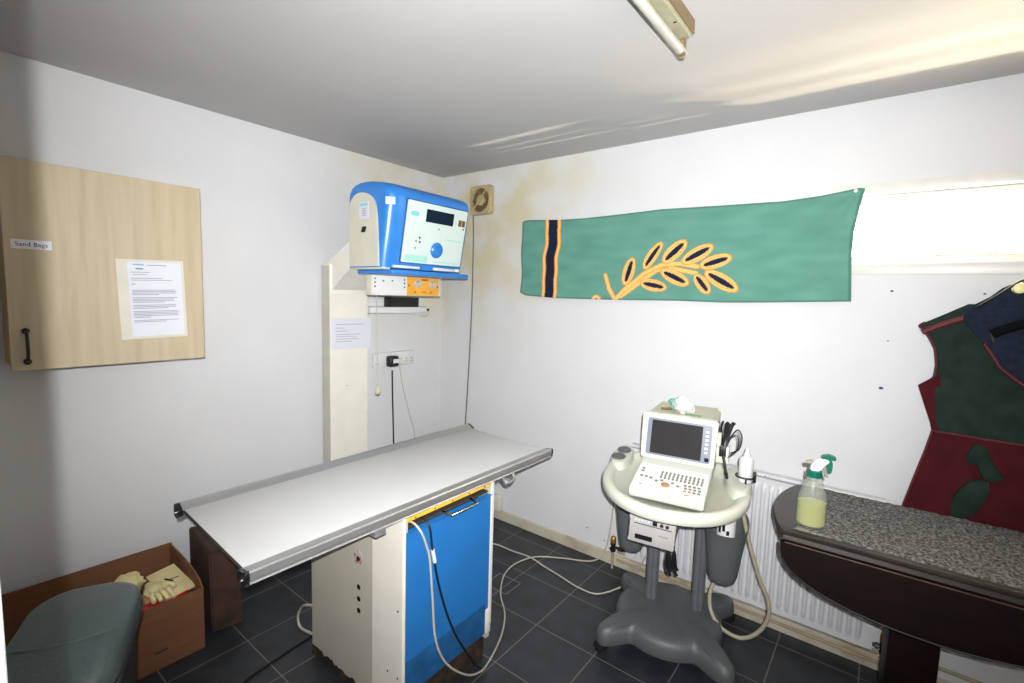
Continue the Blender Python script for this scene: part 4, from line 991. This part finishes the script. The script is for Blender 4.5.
# odds and ends on top of the machine
q = UM @ V((-.012, .315, zz(1.0675)))
b = B(); crumple(b, (0, 0, .030), (.036, .026, .034), 9, .5, 2.6); crumple(b, (.030, .004, .022), (.024, .020, .026), 4, .5, 2.6); ob = b.build('crumpled_tissue', M['tissue'], ang=70); ob.location = q; tag(ob, 'crumpled white tissue on top of the ultrasound machine', 'tissue')
q = UM @ V((-.055, .36, zz(1.068)))
b = B(); b.lathe([(.0005, 0), (.012, 0), (.012, .026), (.018, .03), (.018, .042), (.0005, .043)], n=16); ob = b.build('teal_cap', M['teal']); ob.location = q; tag(ob, 'small teal plastic cap behind the tissue on the ultrasound machine', 'cap')
q = UM @ V((-.072, .298, zz(1.071)))
b = B(); b.tube([(-.022, -.008, .004), (0, 0, .005), (.022, .012, .006)], .0055, n=8); ob = b.build('brown_clip', M['brownlab']); ob.location = q; tag(ob, 'short brown stick left of the tissue on the ultrasound machine', 'stick')

# ------------------------------------------------------------------ dark drop-leaf table on the right
TO = V((2.80, -.362, 0)); TR = radians(2.2)
t = thing('drop_leaf_table', 'dark wooden oval drop-leaf table with its front leaf hanging down', 'table', TO, TR)
HV = .262; A_, B_ = .462, .555; ZT = .765
def topring(ins, z):
    a, bb = A_-ins, B_-ins; hv = HV-ins*.8; out = []
    n = 14
    va = [hv-(2*hv)*k/n for k in range(n+1)]
    L_ = [(-a*math.sqrt(1-(v/bb)**2), v) for v in va]; R_ = [(a*math.sqrt(1-(v/bb)**2), v) for v in reversed(va)]
    return [V((u, v, z)) for u, v in L_+R_]
b = B(); b.loft([topring(.012, ZT-.043), topring(.006, ZT-.036), topring(.010, ZT-.022), topring(.002, ZT-.018), topring(0, ZT-.010), topring(.002, ZT-.002), topring(.008, ZT)]); b.build('fixed_top', M['dwoodtop'], t, ang=40)
b = B(); pol = [(-.405, ZT-.046), (.405, ZT-.046)]
pol = []
for k in range(41):
    a = pi*k/40; pol.append((-.408*cos(a), ZT-.047-.186*abs(sin(a))**.75))
def leafring(ins, v): return [V((u*(1-ins/.4), v, (z if z > ZT-.05 else z+ins*.9))) for u, z in pol]
b = B(); b.loft([leafring(.0, -HV+.018), leafring(0, -HV+.006), leafring(.006, -HV-.002)]); lf = b.build('drop_leaf', M['dwood'], t, ang=40)
b = B(); b.tube([V((u*.997, -HV+.004, z)) for u, z in pol], .0035, n=8, sub=2); b.build('leaf_edge', M['dwoodtop'], lf)
b = B(); b.box((-.395, -HV-.001, ZT-.048), (.395, -HV+.004, ZT-.044), .001); b.build('hinge_line', mat('worn_joint', (84, 58, 42), .5, ns=40, na=.4), t, smooth=False)
b = B(); b.box((-.078, -.10, .05), (.058, .10, ZT-.10), .006); b.build('pedestal', M['dwood'], t)
b = B(); b.box((-.36, -.15, ZT-.10), (.36, .15, ZT-.044), .003); b.build('apron_frame', M['dwood'], t)
b = B(); b.prism([(-.085, 0), (.065, 0), (.065, .03), (.055, .051), (-.075, .051), (-.085, .03)], -.17, .17, 'y'); b.build('foot', M['dwood'], t)
# carpet piece on the table
TMx = Matrix.Translation(TO) @ Matrix.Rotation(TR, 4, 'Z')
b = B(); nu, nv = 150, 90; top = []; u0, u1, v0, v1 = -.375, .43, -HV+.022, HV-.008
def inside(u, v):
    lim = (A_-.015)*math.sqrt(max(0, 1-(v/B_)**2)); return max(-lim, min(lim, u))
grid = []
for j in range(nv+1):
    row = []
    for i in range(nu+1):
        u = u0+(u1-u0)*i/nu; v = v0+(v1-v0)*j/nv
        if i == 0 or i == nu: u += .004*noise.noise(V((v*30, i, 0)))
        if j == 0 or j == nv: v += .003*noise.noise(V((u*40, j, 5)))
        uu = inside(u, v)
        h = .006+.003*noise.noise(V((u*90, v*90, 0)))+.003*noise.noise(V((u*40, v*40, 7)))
        if j in (0, nv) or i in (0, nu): h *= .5
        row.append(V((uu, v, ZT+h)))
    grid.append(row)
b.loft(grid, False, False, False); b.loft([[V((p.x, p.y, ZT+.0006)) for p in r] for r in (grid[0], grid[-1])], False, False, False)
b.loft([[p for p in grid[0]], [V((p.x, p.y, ZT+.0006)) for p in grid[0]]], False, False, False); b.loft([[p for p in grid[-1]], [V((p.x, p.y, ZT+.0006)) for p in grid[-1]]], False, False, False)
cp = b.build('carpet_offcut', M['carpet'], smooth=False); cp.location = TO; cp.rotation_euler = (0, 0, TR); tag(cp, 'speckled grey carpet piece laid over the dark table top', 'carpet')
# spray bottle
q = V((2.478, -.555, ZT+.008))
t2 = thing('spray_bottle', 'translucent spray bottle of yellow liquid with a green and white trigger head', 'spray bottle', q, radians(12)); t2.scale = (1.1, 1.1, 1.1)
K = 1.0
prof = [(.0005, 0), (.036, 0), (.041, .006), (.041, .05), (.040, .085), (.0375, .10), (.033, .115), (.022, .152), (.0165, .160), (.0165, .168), (.0005, .168)]
b = B(); b.lathe(prof, n=28, sx=1.02, sy=.85); b.build('bottle_body', M['bottle'], t2)
b = B(); b.lathe([(.0005, .003), (.033, .003), (.0385, .008), (.0385, .05), (.038, .078), (.0005, .078)], n=28, sx=1.01, sy=.84); b.build('liquid', M['liquid'], t2)
b = B(); b.lathe([(.0005, .160), (.0205, .160), (.0215, .163), (.0205, .180), (.0005, .180)], n=22); b.build('collar', M['greenpl'], t2)
b = B(); b.prism([(-.014, .180), (.013, .180), (.016, .196), (.036, .212), (.034, .222), (.012, .224), (-.002, .216), (-.012, .200)], -.011, .011, 'y'); bmesh.ops.bevel(b.bm, geom=b.bm.edges[:], offset=.003, segments=2, affect='EDGES'); hd = b.build('spray_head', M['white'], t2)
b = B(); b.prism([(.012, .222), (.030, .224), (.052, .220), (.053, .232), (.036, .238), (.014, .232)], -.010, .010, 'y'); b.prism([(.030, .226), (.042, .222), (.046, .205), (.044, .180), (.036, .174), (.033, .19), (.030, .208)], -.007, .007, 'y'); bmesh.ops.bevel(b.bm, geom=b.bm.edges[:], offset=.002, segments=2, affect='EDGES'); b.build('trigger_shroud', M['greenpl'], t2)
b = B(); b.prism([(.018, .205), (.026, .203), (.029, .185), (.037, .166), (.031, .163), (.022, .18)], -.006, .006, 'y'); b.build('trigger', M['greytrig'], t2)
b = B(); b.cyl((-.010, 0, .206), (-.026, 0, .203), .008, .0065); b.build('nozzle', M['greytrig'], t2)

# ------------------------------------------------------------------ lead aprons hanging on the wall
XC = 3.06
def mirror(x): return 2*XC-x
t = thing('lead_apron', 'dark green and maroon lead apron hanging on the wall behind the table', 'apron', (XC, -.05, .72))
o = V((XC, -.05, .72))
def sheet(b, left, zs, yf, th, x_right=None, nx=40):
    """cloth between a left outline x(z) and its mirror image; thickness th"""
    rows = []
    for z in zs:
        xl = interp(left, z); xr = mirror(xl) if x_right is None else interp(x_right, z)
        rows.append([V((xl+(xr-xl)*i/nx, yf(xl+(xr-xl)*i/nx, z, i/nx), z))-o for i in range(nx+1)])
    back = [[p+V((0, th, 0)) for p in r] for r in rows]
    b.loft(rows, False, False, False); b.loft(back, False, False, False)
    for a in (0, -1):
        b.loft([rows[a], back[a]], False, False, False)
        b.loft([[r[a] for r in rows], [r[a] for r in back]], False, False, False)
    return rows
def yv(x, z, s_): return -.052-.012*sin(pi*s_)+.014*noise.noise(V((x*7+z*3, z*5, 2)))+.008*noise.noise(V((x*16+z*6, z*8, 5)))
vest = [(1.07, 2.806), (1.16, 2.785), (1.246, 2.762), (1.284, 2.794), (1.33, 2.797), (1.392, 2.788), (1.44, 2.765), (1.482, 2.733), (1.4821, 2.733), (1.532, 2.813), (1.568, 2.868)]
b = B(); zs = [1.07+(1.568-1.07)*k/40 for k in range(41)]
rv = sheet(b, vest, zs, yv, .012); b.build('vest_body', M['apgreen'], t, ang=60)
b = B(); b.tube([r[0] for r in rv[15:35]], .004, n=8, sub=2); b.build('binding', M['bind'], t)
b = B(); b.tube([V((2.745, -.058, 1.455))-o, V((2.80, -.064, 1.488))-o, V((2.872, -.068, 1.522))-o], .011, n=8); b.build('binding', M['bind'], t)
b = B(); b.prism([(2.750-XC, 1.246-.72), (2.812-XC, 1.30-.72), (2.832-XC, 1.08-.72), (2.808-XC, 1.075-.72)], -.004, .010, 'y'); sfl = b.build('side_flap', M['apred'], t, smooth=False)
def yk(x, z, s_): return -.060-.020*sin(pi*s_)+.012*noise.noise(V((x*6, z*2.5, 8)))-.012*(1.08-z)
skirt = [(.70, 2.732), (.749, 2.742), (.90, 2.772), (1.0, 2.793), (1.075, 2.806)]
b = B(); zs = [.70+(1.076-.70)*k/24 for k in range(25)]
rs_ = sheet(b, skirt, zs, yk, .014); b.build('skirt', M['apred'], t, ang=60)
b = B(); b.tube([r + V((0, -.003, 0)) for r in rs_[-1]], .004, n=8, sub=1); b.tube([r[0] for r in rs_], .0035, n=8, sub=1); b.build('binding', M['bind'], t)
def patch(nm, pts, m, d=.008, y=-.118):
    b = B(); c = V((sum(p[0] for p in pts)/len(pts), 0, sum(p[1] for p in pts)/len(pts)))
    R0 = [V((p[0], y+.02, p[1]))-o for p in pts]; R1 = [V((p[0], y-.0, p[1]))-o for p in pts]; R2 = [V((c.x+(p[0]-c.x)*.85, y-d*.5, c.z+(p[1]-c.z)*.85))-o for p in pts]
    b.loft([R0, R1, R2]); return b.build(nm, m, t, ang=40)
patch('pocket_patch', [(2.878, .80), (2.89, .86), (2.915, .905), (2.945, .925), (2.972, .925), (2.978, .895), (2.965, .84), (2.94, .785), (2.905, .765), (2.882, .775)], M['apgreen'], y=-.098)
patch('strap', [(2.925, 1.055), (2.955, 1.05), (2.985, .985), (3.012, .945), (2.985, .925), (2.955, .935), (2.93, .99), (2.915, .975), (2.905, 1.0)], M['apgreen'], y=-.094)
# navy collar apron hanging in front from a hook
o2 = V((XC, -.09, 1.28)); o = o2
t = thing('thyroid_collar', 'navy blue protective bib hanging from a hook over the green apron', 'bib', o2)
def yn(x, z, s_): return -.092-.016*sin(pi*s_)+.006*noise.noise(V((x*8, z*8, 12)))
nav = [(1.26, 3.06), (1.287, 3.03), (1.312, 3.0), (1.343, 2.965), (1.385, 2.942), (1.422, 2.919), (1.47, 2.882), (1.516, 2.853), (1.54, 2.860), (1.561, 2.873), (1.594, 2.917), (1.634, 2.954), (1.648, 2.99)]
b = B(); zs = [1.265+(1.648-1.265)*k/36 for k in range(37)]
rn = sheet(b, nav, zs, yn, .014); b.build('bib_body', M['navy'], t, ang=60)
b = B(); b.tube([V((2.93, -.114, 1.462))-o, V((2.975, -.118, 1.490))-o, V((3.03, -.121, 1.510))-o, V((3.1, -.121, 1.51))-o, V((3.18, -.114, 1.47))-o], .017, n=8); b.build('black_band', mat('black_webbing', (16, 16, 18), .95, spec=.05), t)
b = B(); b.tube([V((2.928, -.115, 1.47))-o, V((2.938, -.118, 1.435))-o], .004, n=6, smooth=False); b.build('band_end', M['gap'], t)
b = B(); b.tube([r[0] + V((0, -.004, 0)) for r in rn[:16]], .0055, n=8, sub=1); b.build('binding', M['bind'], t)
o = V((2.985, -.1, 1.61))
t = thing('coat_hook', 'ivory knobbed coat hook above the navy bib', 'hook', (2.985, -.0, 1.61))
b = B(); b.lathe([(.0005, 0), (.018, 0), (.018, .003), (.007, .008), (.0065, .112), (.014, .115), (.020, .124), (.017, .136), (.0005, .140)], n=18, Mx=Matrix.Translation((-.002, -.001, .016)) @ Matrix.Rotation(pi/2, 4, 'X')); b.build('hook_peg', M['hook'], t)
b = B(); b.tube([(.035, -.125, .075), (.025, -.135, .045), (-.002, -.135, .040), (-.05, -.128, -.006), (-.1, -.12, -.052)], .004, n=8); b.build('hanging_loop', M['black'], t)

# ------------------------------------------------------------------ light
w = bpy.data.worlds.new('sky'); SC.world = w; w.use_nodes = True
bg = w.node_tree.nodes['Background']; bg.inputs[0].default_value = (1, .88, .66, 1); bg.inputs[1].default_value = 22.
def light(nm, typ, loc, target, energy, color=(1, 1, 1), **kw):
    l = bpy.data.lights.new(nm, typ); l.energy = energy; l.color = color
    for k, v in kw.items(): setattr(l, k, v)
    ob = bpy.data.objects.new(nm, l); COL.objects.link(ob); ob.location = loc
    ob.rotation_euler = (V(target)-V(loc)).to_track_quat('-Z', 'Y').to_euler(); return ob
# the photographer's flash, just behind and above the lens in the doorway
light('camera_flash', 'SPOT', (2.69, -2.545, 1.62), (.86, -.05, 1.70), 408, (.985, .992, 1.0), spot_size=radians(121), spot_blend=1., shadow_soft_size=.006)
# unseen warm fill light added behind the camera
light('hall_fill', 'AREA', (2.7, -3.4, H-.02), (2.7, -3.4, 0), 12, (1, .88, .70), size=.5)
# sunlight thrown up from bright things outside, through the slot window on to the ceiling
for lx, ly, lz, e, sz in ((3.75, .60, .95, 260, .02), (3.85, .80, .95, 220, .05), (3.9, 1.05, .98, 200, .08), (4.0, 1.4, 1.0, 170, .12)):
    light('sun_glint', 'SPOT', (lx, ly, lz), (2.95, .05, 1.87), e, (1, .86, .60), spot_size=radians(80), spot_blend=.8, shadow_soft_size=sz)
# thin glints (sun off car trim and the like) that draw the three fine streaks along the ceiling
for (xa, ya), (xb, yb), wd, e, sp_ in (((.62, -.26), (1.60, -.25), .035, 6500, (7.0, .6, 1.011)), ((.60, -.33), (1.50, -.33), .04, 4500, (6.7, .7, 1.048)), ((.60, -.43), (1.50, -.45), .09, 4000, (6.6, .9, 1.017))):
    src = V(sp_); A = V((xa, ya, H)); Bq = V((xb, yb, H)); mid = A*.6+Bq*.4
    ob = light('sun_glint', 'SPOT', src, mid, e, (1, .88, .66), spot_size=(A-src).angle(Bq-src)*1.3, spot_blend=.8, shadow_soft_size=.01)
    d = (mid-src).normalized(); yy = (A-Bq); yy = (yy-d*yy.dot(d)).normalized(); xx = yy.cross(-d)
    m_ = Matrix((xx, yy, -d)).transposed().to_4x4(); m_.translation = src
    ob.matrix_world = m_ @ Matrix.Diagonal((wd, 1, 1, 1))

# ------------------------------------------------------------------ camera
cam = bpy.data.cameras.new('camera'); co = bpy.data.objects.new('camera', cam); COL.objects.link(co); SC.camera = co
cam.sensor_fit = 'HORIZONTAL'; cam.sensor_width = 36; cam.lens = 480.83/1024*36; cam.clip_start = .02
yaw, pitch, roll = 2.23312699, -.0954722408, .0293565217
f = V((cos(yaw)*cos(pitch), sin(yaw)*cos(pitch), sin(pitch))); r = f.cross(V((0, 0, 1))).normalized(); u = r.cross(f)
r2 = cos(roll)*r+sin(roll)*u; u2 = -sin(roll)*r+cos(roll)*u
mw = Matrix((r2, u2, -f)).transposed().to_4x4(); mw.translation = V((1.70167*1.55, -1.61818*1.55, 1.55)); co.matrix_world = mw

vs = SC.view_settings; SC.display_settings.display_device = 'sRGB'
vs.view_transform = 'Standard'; vs.look = 'None'; vs.gamma = 1; vs.use_curve_mapping = False; vs.exposure = 0.
SC.cycles.use_denoising = True
